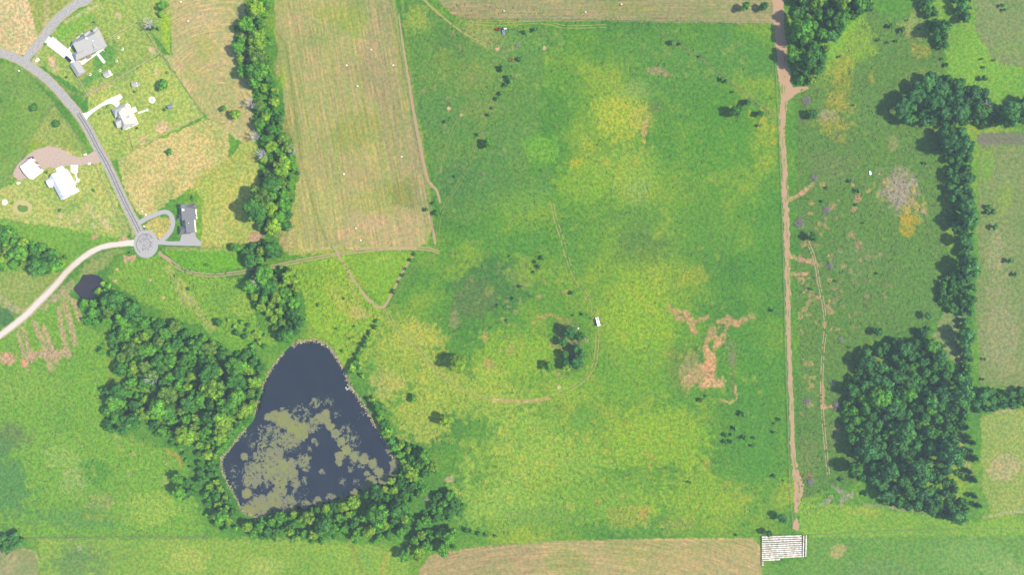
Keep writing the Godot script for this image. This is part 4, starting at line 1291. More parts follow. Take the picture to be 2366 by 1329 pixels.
func openings(t: Node3D, q: Array, high: float) -> void:      # windows along the four walls of a box, a door in the first
	var n := int((q[1] - q[0]) / 3.2)
	for i in n:
		var x: float = q[0] + (q[1] - q[0]) * (i + 0.5) / n
		if i == n / 2:
			opening(t, "door", Vector3(x, 1.1, q[3] + 0.03), 0, 1.0, 2.1)
		else:
			opening(t, "window", Vector3(x, 1.6, q[3] + 0.03), 0, 1.1, 1.3)
		opening(t, "window", Vector3(x, 1.6, q[2] - 0.03), PI, 1.1, 1.3)
	for e in [[q[0] - 0.03, -PI / 2], [q[1] + 0.03, PI / 2]]:
		opening(t, "window", Vector3(e[0], 1.6, (q[2] + q[3]) / 2), e[1], 1.2, 1.3)

func chimney(t: Node3D, x: float, z: float, y: float, w := 1.0) -> void:
	var st := mb()
	box(st, Vector3(x, y, z), Vector3(w, 1.8, w * 0.7))
	box(st, Vector3(x, y + 0.95, z), Vector3(w + 0.2, 0.14, w * 0.7 + 0.2))
	part("chimney", st.commit(), M.stone, t)

func vent(t: Node3D, x: float, z: float, y: float) -> void:
	var st := mb()
	drum(st, Vector3(x, y, z), Vector3.UP, 0.18, 0.35, 8)
	part("vent_pipe", st.commit(), M.white, t)

func make_houses() -> void:
	var h := 2.9
	var t := thing("house", "large house with grey hip-and-gable roof, by the drive with the dark car", "house", foot(206.3, 99.6, 3.5), deg_to_rad(24.5))
	part("wall", wall_mesh([[-9.2, 9.4, -6.0, 5.0], [-12.6, -3.0, 2.2, 6.4], [-2.2, 3.4, -7.4, -5.0], [5.2, 9.0, -7.6, -5.0]], h), M.wall_brick, t)
	openings(t, [-9.2, 9.4, -6.0, 5.0], h)
	part("roof", roof_mesh(-9.8, 10.1, -6.6, 7.0, -1.9, h, 7.2, 1.2, 2.6), M.roof_grey, t)
	part("roof", roof_mesh(-13.2, -2.0, 1.6, 7.0, 4.2, h, 4.9, 2.6, 2.6), M.roof_grey, t)
	part("roof", roof_mesh(-8.0, 0.5, -2.8, 4.0, 0.6, h, 6.0, 2.6, 0.0, true), M.roof_grey, t)
	part("roof", roof_mesh(-8.2, 0.0, 4.7, 9.6, 7.1, h, 5.5, 2.4, 0.0, true), M.roof_grey, t)
	part("roof", roof_mesh(-1.0, 7.02, 0.6, 5.2, 2.9, h + 0.02, 5.4, 0.0, 2.6, true), M.roof_grey, t)
	var st := mb()
	for x in [-7.0, -2.6, 1.8, 6.2]:
		st = mb()
		box(st, Vector3(x, 1.3, 7.6), Vector3(0.25, 2.6, 0.25))
		part("porch_post", st.commit(), M.white, t)
	st = mb()
	for k in 9: box(st, Vector3(-5.6 + k * 0.42, 2.62, 8.0), Vector3(0.16, 0.16, 2.6))
	part("pergola", st.commit(), M.wood, t)
	chimney(t, 1.6, -1.2, 7.0, 0.9)
	vent(t, -6.6, -2.6, 6.6)
	vent(t, 4.4, 1.2, 6.0)
	t = thing("garage", "small grey-roofed garage at the foot of the white drive, south of the large house", "garage", foot(180.5, 158.5, 2.8), deg_to_rad(-58))
	part("wall", wall_mesh([[-4.2, 4.2, -2.9, 2.9]], 2.6), M.wall_brick, t)
	part("roof", roof_mesh(-4.7, 4.7, -3.3, 3.3, 0.4, 2.6, 4.2, 0.0, 0.6), M.roof_grey, t)
	opening(t, "door", Vector3(-4.23, 1.2, 0), -PI / 2, 3.0, 2.2)
	opening(t, "window", Vector3(0, 1.5, 2.93), 0, 1.0, 1.0)
	t = thing("garden_shed", "tan garden shed with a grey roof on bare soil in the fenced yard", "shed", foot(247.5, 170.5, 2.2), deg_to_rad(26))
	part("wall", wall_mesh([[-2.0, 2.6, -1.5, 1.5]], 2.1), M.wall_white, t)
	part("roof", roof_mesh(-2.3, 2.0, -1.8, 1.8, 0.0, 2.1, 3.1, 0.0, 0.0), M.roof_grey, t)
	opening(t, "door", Vector3(2.63, 1.0, 0), PI / 2, 0.9, 1.9)
	t = thing("garden_shed", "small grey-roofed shed with a pale side deck above the pale-roofed house", "shed", foot(311, 194.5, 2), deg_to_rad(12))
	part("wall", wall_mesh([[-1.3, 1.3, -1.3, 1.3]], 2.0), M.wall_white, t)
	part("roof", roof_mesh(-1.6, 1.6, -1.6, 1.6, 0.0, 2.0, 2.8, 0.0, 0.0), M.roof_grey, t)
	st = mb()
	box(st, Vector3(2.3, 0.25, 0.2), Vector3(1.8, 0.12, 2.4))
	part("deck", st.commit(), M.grey_wood, t)
	opening(t, "door", Vector3(1.33, 1.0, 0), PI / 2, 0.8, 1.8)
	t = thing("house", "house with a very pale hipped roof at the end of the bending white drive", "house", foot(289.4, 268, 3.5), deg_to_rad(-65.2))
	part("wall", wall_mesh([[-7.5, 7.5, -5.0, 4.8], [-7.4, -2.4, 4.0, 6.1], [0.3, 4.7, 4.0, 7.8]], h), M.wall_white, t)
	openings(t, [-7.5, 7.5, -5.0, 4.8], h)
	part("roof", roof_mesh(-8.0, 8.0, -5.5, 5.4, 1.5, h, 6.6, 5.5, 1.6), M.roof_pale, t)
	part("roof", roof_mesh(-3.5, 6.6, -8.0, -1.9, -4.9, h + 0.02, 5.4, 0.0, 3.0, true), M.roof_pale, t)
	part("roof", roof_mesh(-3.0, 8.4, -0.3, 5.3, 2.5, h - 0.02, 5.6, 0.0, 1.8, true), M.roof_pale, t)
	vent(t, 1.2, 1.3, 6.4)
	vent(t, 0.4, 2.4, 6.0)
	st = mb()
	box(st, Vector3(-2.6, 0.2, -6.7), Vector3(3.6, 0.25, 2.6))
	part("patio_step", st.commit(), M.concrete, t)
	t = thing("house", "house with a bright white metal roof beside the pink gravel yard", "house", foot(147, 426, 3.5), deg_to_rad(-62))
	part("wall", wall_mesh([[-8.1, 8.1, -6.1, 6.1], [-7.8, -3.0, 5.0, 9.2]], h), M.wall_white, t)
	openings(t, [-8.1, 8.1, -6.1, 6.1], h)
	part("roof", roof_mesh(-8.6, 8.6, -6.6, 6.6, 2.2, h, 6.4, 0.0, 0.0), M.roof_white, t)
	part("roof", roof_mesh(-2.0, 9.7, -8.4, -2.5, -5.6, h + 0.02, 5.2, 0.0, 1.0, true), M.roof_white, t)
	st = mb()
	for k in 14: box(st, Vector3(-8.0 + k * 1.2, 5.05 - 0.05, -2.2), Vector3(0.06, 0.05, 0.06))
	vent(t, 6.2, 3.4, 5.9)
	vent(t, 5.0, -1.0, 5.2)
	t = thing("barn", "square barn with a plain white roof at the west end of the pink gravel yard", "barn", foot(71.6, 389.4, 3.5), deg_to_rad(38))
	part("wall", wall_mesh([[-4.7, 4.7, -5.2, 5.2]], 3.4), M.wall_white, t)
	part("roof", roof_mesh(-5.0, 5.0, -5.5, 5.5, 0.0, 3.4, 4.5, 0.0, 0.0), M.roof_white, t)
	opening(t, "door", Vector3(4.73, 1.5, -2.0), PI / 2, 3.0, 2.8)
	opening(t, "door", Vector3(4.73, 1.5, 2.2), PI / 2, 3.0, 2.8)
	t = thing("house", "long house with a dark slate-grey roof beside the looping drive", "house", foot(434.3, 505.3, 3.5), deg_to_rad(-84.3))
	part("wall", wall_mesh([[-9.2, 0.4, -5.1, 5.0], [0.2, 9.3, -3.6, 3.8], [5.2, 9.9, 3.4, 6.4]], h), M.wall_white, t)
	openings(t, [-9.2, 0.4, -5.1, 5.0], h)
	part("roof", roof_mesh(-9.7, 1.2, -5.6, 5.6, 2.4, h, 6.6, 0.0, 0.0), M.roof_slate, t)
	part("roof", roof_mesh(-1.0, 9.8, -4.0, 4.3, 0.6, h + 0.02, 5.9, 0.0, 0.0), M.roof_slate, t)
	part("roof", roof_mesh(-1.0, 6.9, 4.8, 10.4, 7.6, h - 0.02, 5.2, 0.0, 2.4, true), M.roof_slate, t)
	part("roof", roof_mesh(1.5, 6.4, -3.4, 0.7, -1.4, h + 0.04, 5.0, 0.0, 2.0, true), M.roof_slate, t)
	part("roof", roof_mesh(-6.6, 4.0, -9.9, -6.2, -8.0, h + 0.06, 5.6, 1.0, 0.0, true), M.roof_slate, t)
	st = mb()
	box(st, Vector3(-0.6, 0.1, 7.0), Vector3(1.8, 0.2, 2.8))
	part("entry_step", st.commit(), M.concrete, t)
	chimney(t, -5.8, 1.0, 6.3, 1.3)
	vent(t, 3.4, -1.4, 5.6)
	t = thing("garden_shed", "little blue-grey roofed shed beside a shrub, near the corner of the pale house's yard", "shed", foot(393.5, 246, 2), deg_to_rad(20))
	part("wall", wall_mesh([[-1.2, 1.2, -1.0, 1.0]], 1.9), M.wood, t)
	part("roof", roof_mesh(-1.5, 1.5, -1.3, 1.3, -0.2, 1.9, 2.8, 0.0, 0.0), M.blue_grey, t)
	opening(t, "door", Vector3(1.23, 0.95, 0), PI / 2, 0.8, 1.7)

# ---------------------------------------------------------------- fences
func fence(label: String, line: Array, rails: Material, high := 1.25, post := 0.16, gap := 3.0, bars := 3, thick := 0.06) -> void:
	var at := g(line[0], line[1])
	var t := thing("wire_fence" if rails == M.wire else "rail_fence", label, "fence", at)
	var ps := mb()
	var rs := mb()
	for i in range(0, line.size() - 2, 2):
		var a := g(line[i], line[i + 1]) - at
		var b := g(line[i + 2], line[i + 3]) - at
		var n := maxi(1, int(a.distance_to(b) / gap))
		var yaw := atan2(-(b - a).z, (b - a).x)
		for k in n + (1 if i == line.size() - 4 else 0):
			var p := a.lerp(b, float(k) / n)
			box(ps, p + Vector3(0, high / 2, 0), Vector3(post, high, post), yaw)
		for k in bars:
			box(rs, (a + b) / 2 + Vector3(0, high * (0.35 + 0.58 * k / maxf(1, bars - 1)), 0), Vector3(a.distance_to(b), 0.11 if rails != M.wire else 0.02, thick), yaw)
	part("post", ps.commit(), M.wood if rails == M.wire else rails, t).set_meta("kind", "stuff")
	part("rail" if rails != M.wire else "wire", rs.commit(), rails, t).set_meta("kind", "stuff")

func make_fences() -> void:
	fence("tan rail fence enclosing the yard of the large grey-roofed house", [173, 160, 205, 222, 268, 186, 371, 124, 336, 66, 318, 52, 245, 95], M.pale_rail, 1.3, 0.16, 2.6, 3, 0.08)
	fence("pale rail fence along the east and south of the pale-roofed house's yard", [371, 124, 425, 195, 472, 266, 390, 306, 312, 346, 300, 305], M.pale_rail, 1.2, 0.15, 2.6, 3, 0.07)
	fence("short wire fence between the two upper yards", [268, 186, 281, 218], M.wire, 1.2, 0.14, 2.6, 3, 0.03)
	fence("wire fence round the triangular paddock west of the asphalt lane", [97, 285, 125, 240, 160, 285, 185, 322, 199, 352], M.wire, 1.3, 0.2, 2.5, 4, 0.05)
	fence("long wire fence west of the pink gravel yard", [72, 318, 55, 360, 30, 405, 0, 445], M.wire, 1.2, 0.16, 3.0, 3, 0.03)
	fence("wire fence along the verge east of the white-roofed house", [207, 377, 222, 382, 250, 440, 276, 500, 299, 543], M.wire, 1.3, 0.18, 2.5, 4, 0.05)
	fence("wire fence south of the putting green", [0, 494, 120, 518, 200, 530, 290, 541], M.wire, 1.2, 0.14, 3.0, 3, 0.03)
	fence("wire fence along the right edge of the hay meadow", [906, 0, 921, 80, 938, 180, 955, 270, 972, 360, 984, 420, 996, 480, 1003, 540], M.wire, 1.3, 0.16, 4.0, 4, 0.04)
	fence("wire fence along the top of the pasture", [1080, 46, 1250, 44, 1420, 47, 1600, 51, 1785, 56], M.wire, 1.3, 0.18, 4.0, 4, 0.05)
	fence("wire fence along the left edge of the dirt lane", [1784, 56, 1792, 180, 1798, 300, 1803, 420, 1807, 560, 1811, 700, 1814, 840, 1819, 980, 1822, 1100, 1831, 1225], M.wire, 1.3, 0.18, 4.0, 4, 0.05)
	fence("wire fence at the lower edge of the south-west meadow", [65, 1244, 200, 1243, 330, 1240, 480, 1240], M.wire, 1.2, 0.16, 4.0, 3, 0.05)
	fence("wire fence right of the bale stack", [1868, 1237, 1960, 1232, 2060, 1226, 2200, 1223, 2366, 1222], M.wire, 1.2, 0.16, 4.0, 3, 0.04)
	fence("wire fence between the tree belt and the hay meadow", [640, 70, 664, 105, 676, 190, 688, 290, 706, 400, 728, 480, 752, 545, 772, 575], M.wire, 1.2, 0.16, 4.0, 3, 0.04)
	fence("wire fence slanting through the upper right of the pasture", [1520, 62, 1545, 85, 1600, 122, 1650, 160, 1700, 200, 1750, 240, 1785, 262], M.wire, 1.2, 0.16, 4.0, 3, 0.04)

# ---------------------------------------------------------------- things in the yards
func make_yard_things() -> void:
	var where := ["beside the east corner of the fenced yard's lawn", "on the lawn east of the terrace", "on the lawn south-east of the terrace", "on the lawn between the garage and the tan shed", "on the lawn right of the garage"]
	var spots := [274.5, 86.5, 284.5, 113.5, 270.5, 141.0, 232.5, 162.5, 210.0, 172.0]
	for i in 5:
		var t := thing("sapling", "sapling in a pale stone ring " + where[i], "sapling", g(spots[i * 2], spots[i * 2 + 1]), 0, "ringed saplings in the yard of the large house")
		var st := mb()
		for k in 10:
			var a := TAU * k / 10
			box(st, Vector3(cos(a) * 0.72, 0.12, sin(a) * 0.72), Vector3(0.3, 0.24, 0.48), -a)
		part("stone_ring", st.commit(), M.stone, t)
		part("crown", crown(0.45, 1.5, 3, 14, 0.22, 60 + i), M.leaf["mid green"], t)
		st = mb()
		tube(st, Vector3.ZERO, Vector3(0, 1.2, 0), 0.04, 0.02)
		part("trunk", st.commit(), M.bark, t)
	for s in [[352.5, 231, 2.3, "large round pale stone fire pit on the lawn east of the pale-roofed house"], [13, 467.5, 1.95, "round pale stone fire pit at the left edge near the putting green"], [241.5, 143, 1.0, "small round stone fire pit at the end of the straight white path"]]:
		var t := thing("fire_pit", s[3], "fire pit", g(s[0], s[1]))
		var st := mb()
		var n := 14
		for k in n:
			var a := TAU * (k + 0.5) / n
			box(st, Vector3(cos(a) * s[2] * 0.66, 0.03, sin(a) * s[2] * 0.66), Vector3(s[2] * 0.66, 0.06, TAU * s[2] * 0.78 / n), -a)
		part("paving", st.commit(), M.stone, t)
		st = mb()
		for k in 8:
			var a := TAU * k / 8
			box(st, Vector3(cos(a) * 0.42, 0.2, sin(a) * 0.42), Vector3(0.16, 0.4, 0.3), -a)
		part("hearth", st.commit(), M.stone, t)
		st = mb()
		drum(st, Vector3(0, 0.1, 0), Vector3.UP, 0.34, 0.05, 10)
		part("ash", st.commit(), M.black, t)
	var t := thing("water_tank", "round black water tank at the east corner of the white barn", "tank", foot(84.5, 378.5, 1.5))
	var st := mb()
	drum(st, Vector3(0, 0.9, 0), Vector3.UP, 0.95, 0.9, 16)
	tube(st, Vector3(0, 1.8, 0), Vector3(0, 2.1, 0), 0.95, 0.3, 16)
	part("body", st.commit(), M.black, t)
	st = mb()
	drum(st, Vector3(0, 2.16, 0), Vector3.UP, 0.28, 0.06, 10)
	part("lid", st.commit(), M.rubber, t)
	# gate pillars of the gravel yard, an entrance stone, a picnic table, a bench
	for s in [[199.5, 357.5, "white gate wall north of the gravel yard's entrance", 1.7], [209, 378.5, "white gate wall south of the gravel yard's entrance", 1.6], [45.5, 423.5, "low white block on the lawn below the white barn", 1.8]]:
		st = mb()
		box(st, Vector3(0, 0.35, 0), Vector3(s[3], 0.7, 0.9))
		box(st, Vector3(0, 0.74, 0), Vector3(s[3] + 0.15, 0.08, 1.05))
		t = thing("gate_wall", s[2], "wall", g(s[0], s[1]), 0.3)
		part("wall", st.commit(), M.white, t)
	t = thing("entrance_stone", "white boulder-like entrance stone beside the road junction", "stone", g(88.5, 139), deg_to_rad(50))
	st = mb()
	box(st, Vector3(0, 0.45, 0), Vector3(2.8, 0.9, 0.8))
	box(st, Vector3(0.7, 0.3, 0.6), Vector3(1.3, 0.6, 0.8), 0.3)
	box(st, Vector3(-0.8, 0.25, 0.5), Vector3(1.0, 0.5, 0.7), -0.4)
	part("stone", st.commit(), M.stone, t)
	t = thing("stepping_path", "row of pale stepping slabs leading east from the pale-roofed house", "stepping stones", g(330, 258), deg_to_rad(19))
	for k in 6:
		st = mb()
		box(st, Vector3(-2.6 + k * 1.1, 0.04, 0), Vector3(0.85, 0.08, 1.0), 0.1 * (k % 3 - 1))
		part("slab", st.commit(), M.stone, t)
	st = mb()
	box(st, Vector3(3.6, 0.05, 0), Vector3(1.4, 0.1, 1.7))
	part("slab", st.commit(), M.stone, t)
	var mail := [[330.5, 488, "white utility pedestal north of the looping drive"], [339.5, 496.5, "small white marker between the asphalt lane and the looping drive"], [335.5, 523.5, "white marker inside the looping drive"], [46.5, 164, "white marker post in the west pasture beside the asphalt lane"]]
	for s in mail:
		t = thing("utility_box", s[2], "utility box", g(s[0], s[1]))
		st = mb()
		box(st, Vector3(0, 0.45, 0), Vector3(0.6, 0.9, 0.5))
		part("cabinet", st.commit(), M.white, t)
		st = mb()
		box(st, Vector3(0, 0.93, 0), Vector3(0.66, 0.06, 0.56))
		part("lid", st.commit(), M.white, t)
	t = thing("bin", "dark bin standing on the soil below the turning circle", "bin", g(301.5, 583.5))
	st = mb()
	box(st, Vector3(0, 0.5, 0), Vector3(1.3, 1.0, 1.1), 0.4)
	part("body", st.commit(), M.wire, t)
	st = mb()
	box(st, Vector3(0, 1.04, 0), Vector3(1.4, 0.08, 1.2), 0.4)
	part("lid", st.commit(), M.black, t)

# ---------------------------------------------------------------- vehicles
func car(called: String, label: String, category: String, at: Vector3, turn: float, long: float, wide: float, high: float, boxy: bool, paint: Material) -> Node3D:
	var t := thing(called, label, category, at, turn)
	var l := long / 2
	var side: Array      # the outline seen from the side: along, up
	var belt := high * 0.52
	if boxy: side = [[-l, 0.45], [-l, high - 0.12], [-l + 0.15, high], [l - 1.5, high], [l - 0.85, belt + 0.12], [l - 0.15, belt], [l, belt - 0.2], [l, 0.4]]
	else: side = [[-l, 0.5], [-l, belt], [-l + 0.5, high - 0.1], [-l + 0.9, high], [l - 2.1, high], [l - 1.35, belt + 0.06], [l - 0.2, belt - 0.08], [l, belt - 0.3], [l, 0.45]]
	var st := mb()
	var n := side.size()
	for s in [-1, 1]:
		for k in range(1, n - 1):
			var v := []
			for q in [side[0], side[k], side[k + 1]]: v.append(Vector3(q[0], q[1], s * wide / 2 * (1.0 if q[1] <= belt + 0.1 else 0.86)))
			if s > 0: tri(st, v[0], v[1], v[2])
			else: tri(st, v[0], v[2], v[1])
	for k in n:
		var a = side[k]
		var b = side[(k + 1) % n]
		var wa := wide / 2 * (1.0 if a[1] <= belt + 0.1 else 0.86)
		var wb := wide / 2 * (1.0 if b[1] <= belt + 0.1 else 0.86)
		quad(st, Vector3(a[0], a[1], -wa), Vector3(b[0], b[1], -wb), Vector3(b[0], b[1], wb), Vector3(a[0], a[1], wa))
	part("body", st.commit(), paint, t)
	# glass
	var i0 := 3 if boxy else 4
	var A := Vector2(side[i0][0], side[i0][1])
	var Bv := Vector2(side[i0 + 1][0], side[i0 + 1][1])
	st = mb()
	var o := Vector2(Bv.y - A.y, A.x - Bv.x).normalized() * -0.015
	if o.y < 0: o = -o
	var p := A.lerp(Bv, 0.12) + o
	var q2 := A.lerp(Bv, 0.92) + o
	quad(st, Vector3(p.x, p.y, -wide * 0.38), Vector3(q2.x, q2.y, -wide * 0.43), Vector3(q2.x, q2.y, wide * 0.43), Vector3(p.x, p.y, wide * 0.38))
	part("windscreen", st.commit(), M.glass, t)
	for s in [-1, 1]:
		st = mb()
		box(st, Vector3(A.x - (0.6 if boxy else 0.8), high * 0.76, s * wide * 0.455), Vector3(1.1 if boxy else 1.9, high * 0.26, 0.05))
		part("side_window", st.commit(), M.glass, t)
		st = mb()
		box(st, Vector3(l + 0.01, belt - 0.42 if boxy else belt - 0.4, s * wide * 0.36), Vector3(0.06, 0.16, 0.34))
		part("headlight", st.commit(), M.lamp, t)
		for e in [-l * 0.62, l * 0.62]:
			st = mb()
			drum(st, Vector3(e, 0.36, s * (wide / 2 - 0.08)), Vector3(0, 0, 1), 0.36, 0.13, 14)
			var w := part("wheel", st.commit(), M.rubber, t)
			st = mb()
			drum(st, Vector3(e, 0.36, s * (wide / 2 + 0.01)), Vector3(0, 0, 1), 0.2, 0.06, 10)
			part("rim", st.commit(), M.steel, w)
	st = mb()
	box(st, Vector3(-l + (0.02 if boxy else 0.2), high * 0.72, 0), Vector3(0.1, high * 0.24, wide * 0.72))
	part("rear_window", st.commit(), M.glass, t)
	return t

func make_vehicles() -> void:
	car("car", "dark blue-black car parked on the broad white concrete drive", "car", foot(158.5, 136.2, 1), deg_to_rad(-44), 4.7, 1.95, 1.6, false, M.black)
	var v := car("van", "white van standing in the pasture on the faint twin-rut track", "van", foot(1381, 743.5, 1), deg_to_rad(105), 5.9, 2.2, 2.3, true, M.white)
	var st := mb()
	box(st, Vector3(-1.6, 2.36, 0.1), Vector3(0.5, 0.12, 0.5))
	part("roof_vent", st.commit(), M.steel, v)
	car("pickup", "dark navy car parked at the north corner of the white barn", "car", foot(74, 365.5, 1), deg_to_rad(20), 3.0, 1.7, 1.8, false, M.navy)
	# flat trailer by the barn
	trailer("flatbed_trailer", "long flatbed trailer parked along the north-west wall of the white barn", foot(56.5, 372, 0.7), deg_to_rad(42), 4.0, 1.7, M.grey_wood, M.rust)
	trailer("flatbed_trailer", "pale blue flatbed trailer just below the dark tractor at the top of the pasture", foot(1163.5, 73.5, 0.7), deg_to_rad(-80), 3.0, 1.9, M.blue_grey, M.steel)
	tractor("tractor", "red tractor at the top left of the pasture", foot(1150, 66.7, 1), PI, M.red)
	tractor("tractor", "dark tractor with a white hood next to the red tractor", foot(1164, 66.5, 1), 0.0, M.white)
	var t := thing("boat", "small white rowing boat lying in the grass right of the dirt lane", "boat", foot(2009.5, 399.5, 0.4), deg_to_rad(106))
	st = mb()
	var ring := []
	for k in 9:
		var u := -1.5 + 3.0 * k / 8
		var w := 0.68 * (1.0 if u < 0.2 else sqrt(maxf(0.02, 1.0 - pow((u - 0.2) / 1.3, 2))))
		ring.append([u, w])
	for k in 8:
		var a = ring[k]
		var b = ring[k + 1]
		for s in [-1, 1]:
			quad(st, Vector3(a[0], 0.6, s * a[1]), Vector3(b[0], 0.6, s * b[1]), Vector3(b[0], 0.05, s * b[1] * 0.6), Vector3(a[0], 0.05, s * a[1] * 0.6))
			quad(st, Vector3(a[0], 0.62, s * a[1]), Vector3(b[0], 0.62, s * b[1]), Vector3(b[0], 0.62, s * b[1] * 0.82), Vector3(a[0], 0.62, s * a[1] * 0.82))
		quad(st, Vector3(a[0], 0.12, -a[1] * 0.7), Vector3(b[0], 0.12, -b[1] * 0.7), Vector3(b[0], 0.12, b[1] * 0.7), Vector3(a[0], 0.12, a[1] * 0.7))
	quad(st, Vector3(-1.5, 0.6, -0.68), Vector3(-1.5, 0.6, 0.68), Vector3(-1.5, 0.05, 0.4), Vector3(-1.5, 0.05, -0.4))
	part("hull", st.commit(), M.white, t)
	for x in [-0.9, 0.2]:
		st = mb()
		box(st, Vector3(x, 0.48, 0), Vector3(0.3, 0.05, 1.2))
		part("thwart", st.commit(), M.white, t)

func trailer(called: String, label: String, at: Vector3, turn: float, long: float, wide: float, deck: Material, frame: Material) -> void:
	var t := thing(called, label, "trailer", at, turn)
	var n := int(wide / 0.28)
	for k in n:
		var st := mb()
		box(st, Vector3(0, 0.72, -wide / 2 + wide * (k + 0.5) / n), Vector3(long, 0.05, wide / n - 0.03))
		part("plank", st.commit(), deck, t)
	var f := mb()
	for s in [-1, 1]:
		box(f, Vector3(0, 0.62, s * wide * 0.46), Vector3(long + 0.1, 0.14, 0.1))
		tube(f, Vector3(long / 2, 0.6, s * wide * 0.4), Vector3(long / 2 + 1.2, 0.55, 0), 0.05, 0.05)
	for x in [-long / 2, 0.0, long / 2]: box(f, Vector3(x, 0.6, 0), Vector3(0.1, 0.12, wide))
	part("frame", f.commit(), frame, t)
	for s in [-1, 1]:
		for x in [-0.45, 0.45]:
			var st := mb()
			drum(st, Vector3(x, 0.34, s * (wide / 2 + 0.14)), Vector3(0, 0, 1), 0.34, 0.1, 12)
			part("wheel", st.commit(), M.rubber, t)

func tractor(called: String, label: String, at: Vector3, turn: float, paint: Material) -> void:
	var t := thing(called, label, "tractor", at, turn)
	var st := mb()
	box(st, Vector3(0.95, 1.05, 0), Vector3(1.7, 0.7, 0.75))
	box(st, Vector3(1.78, 1.0, 0), Vector3(0.12, 0.55, 0.6))
	part("hood", st.commit(), paint, t)
	st = mb()
	for s in [-1, 1]:
		box(st, Vector3(-0.75, 1.35, s * 0.78), Vector3(1.2, 0.08, 0.42))
		box(st, Vector3(-0.25, 1.15, s * 0.78), Vector3(0.1, 0.4, 0.42))
	part("fender", st.commit(), paint if paint != M.white else M.navy, t)
	st = mb()
	box(st, Vector3(-0.3, 0.75, 0), Vector3(1.9, 0.4, 0.7))
	tube(st, Vector3(1.1, 1.4, 0.2), Vector3(1.1, 2.1, 0.2), 0.05, 0.05)
	part("chassis", st.commit(), M.black, t)
	st = mb()
	box(st, Vector3(-0.75, 1.25, 0), Vector3(0.5, 0.12, 0.5))
	box(st, Vector3(-1.0, 1.5, 0), Vector3(0.1, 0.5, 0.5))
	part("seat", st.commit(), M.black, t)
	st = mb()
	for k in 10:
		var a := TAU * k / 10
		var b := TAU * (k + 1) / 10
		tube(st, Vector3(-0.1 + cos(a) * 0.05, 1.55 + cos(a) * 0.18, sin(a) * 0.2), Vector3(-0.1 + cos(b) * 0.05, 1.55 + cos(b) * 0.18, sin(b) * 0.2), 0.02, 0.02, 4)
	part("steering_wheel", st.commit(), M.black, t)
	for s in [-1, 1]:
		for w in [[-0.75, 0.68, 0.2], [1.4, 0.4, 0.13]]:
			st = mb()
			drum(st, Vector3(w[0], w[1], s * 0.8), Vector3(0, 0, 1), w[1], w[2], 16)
			var o := part("wheel", st.commit(), M.rubber, t)
			st = mb()
			drum(st, Vector3(w[0], w[1], s * 0.8), Vector3(0, 0, 1), w[1] * 0.55, w[2] + 0.02, 12)
			part("rim", st.commit(), paint, o)

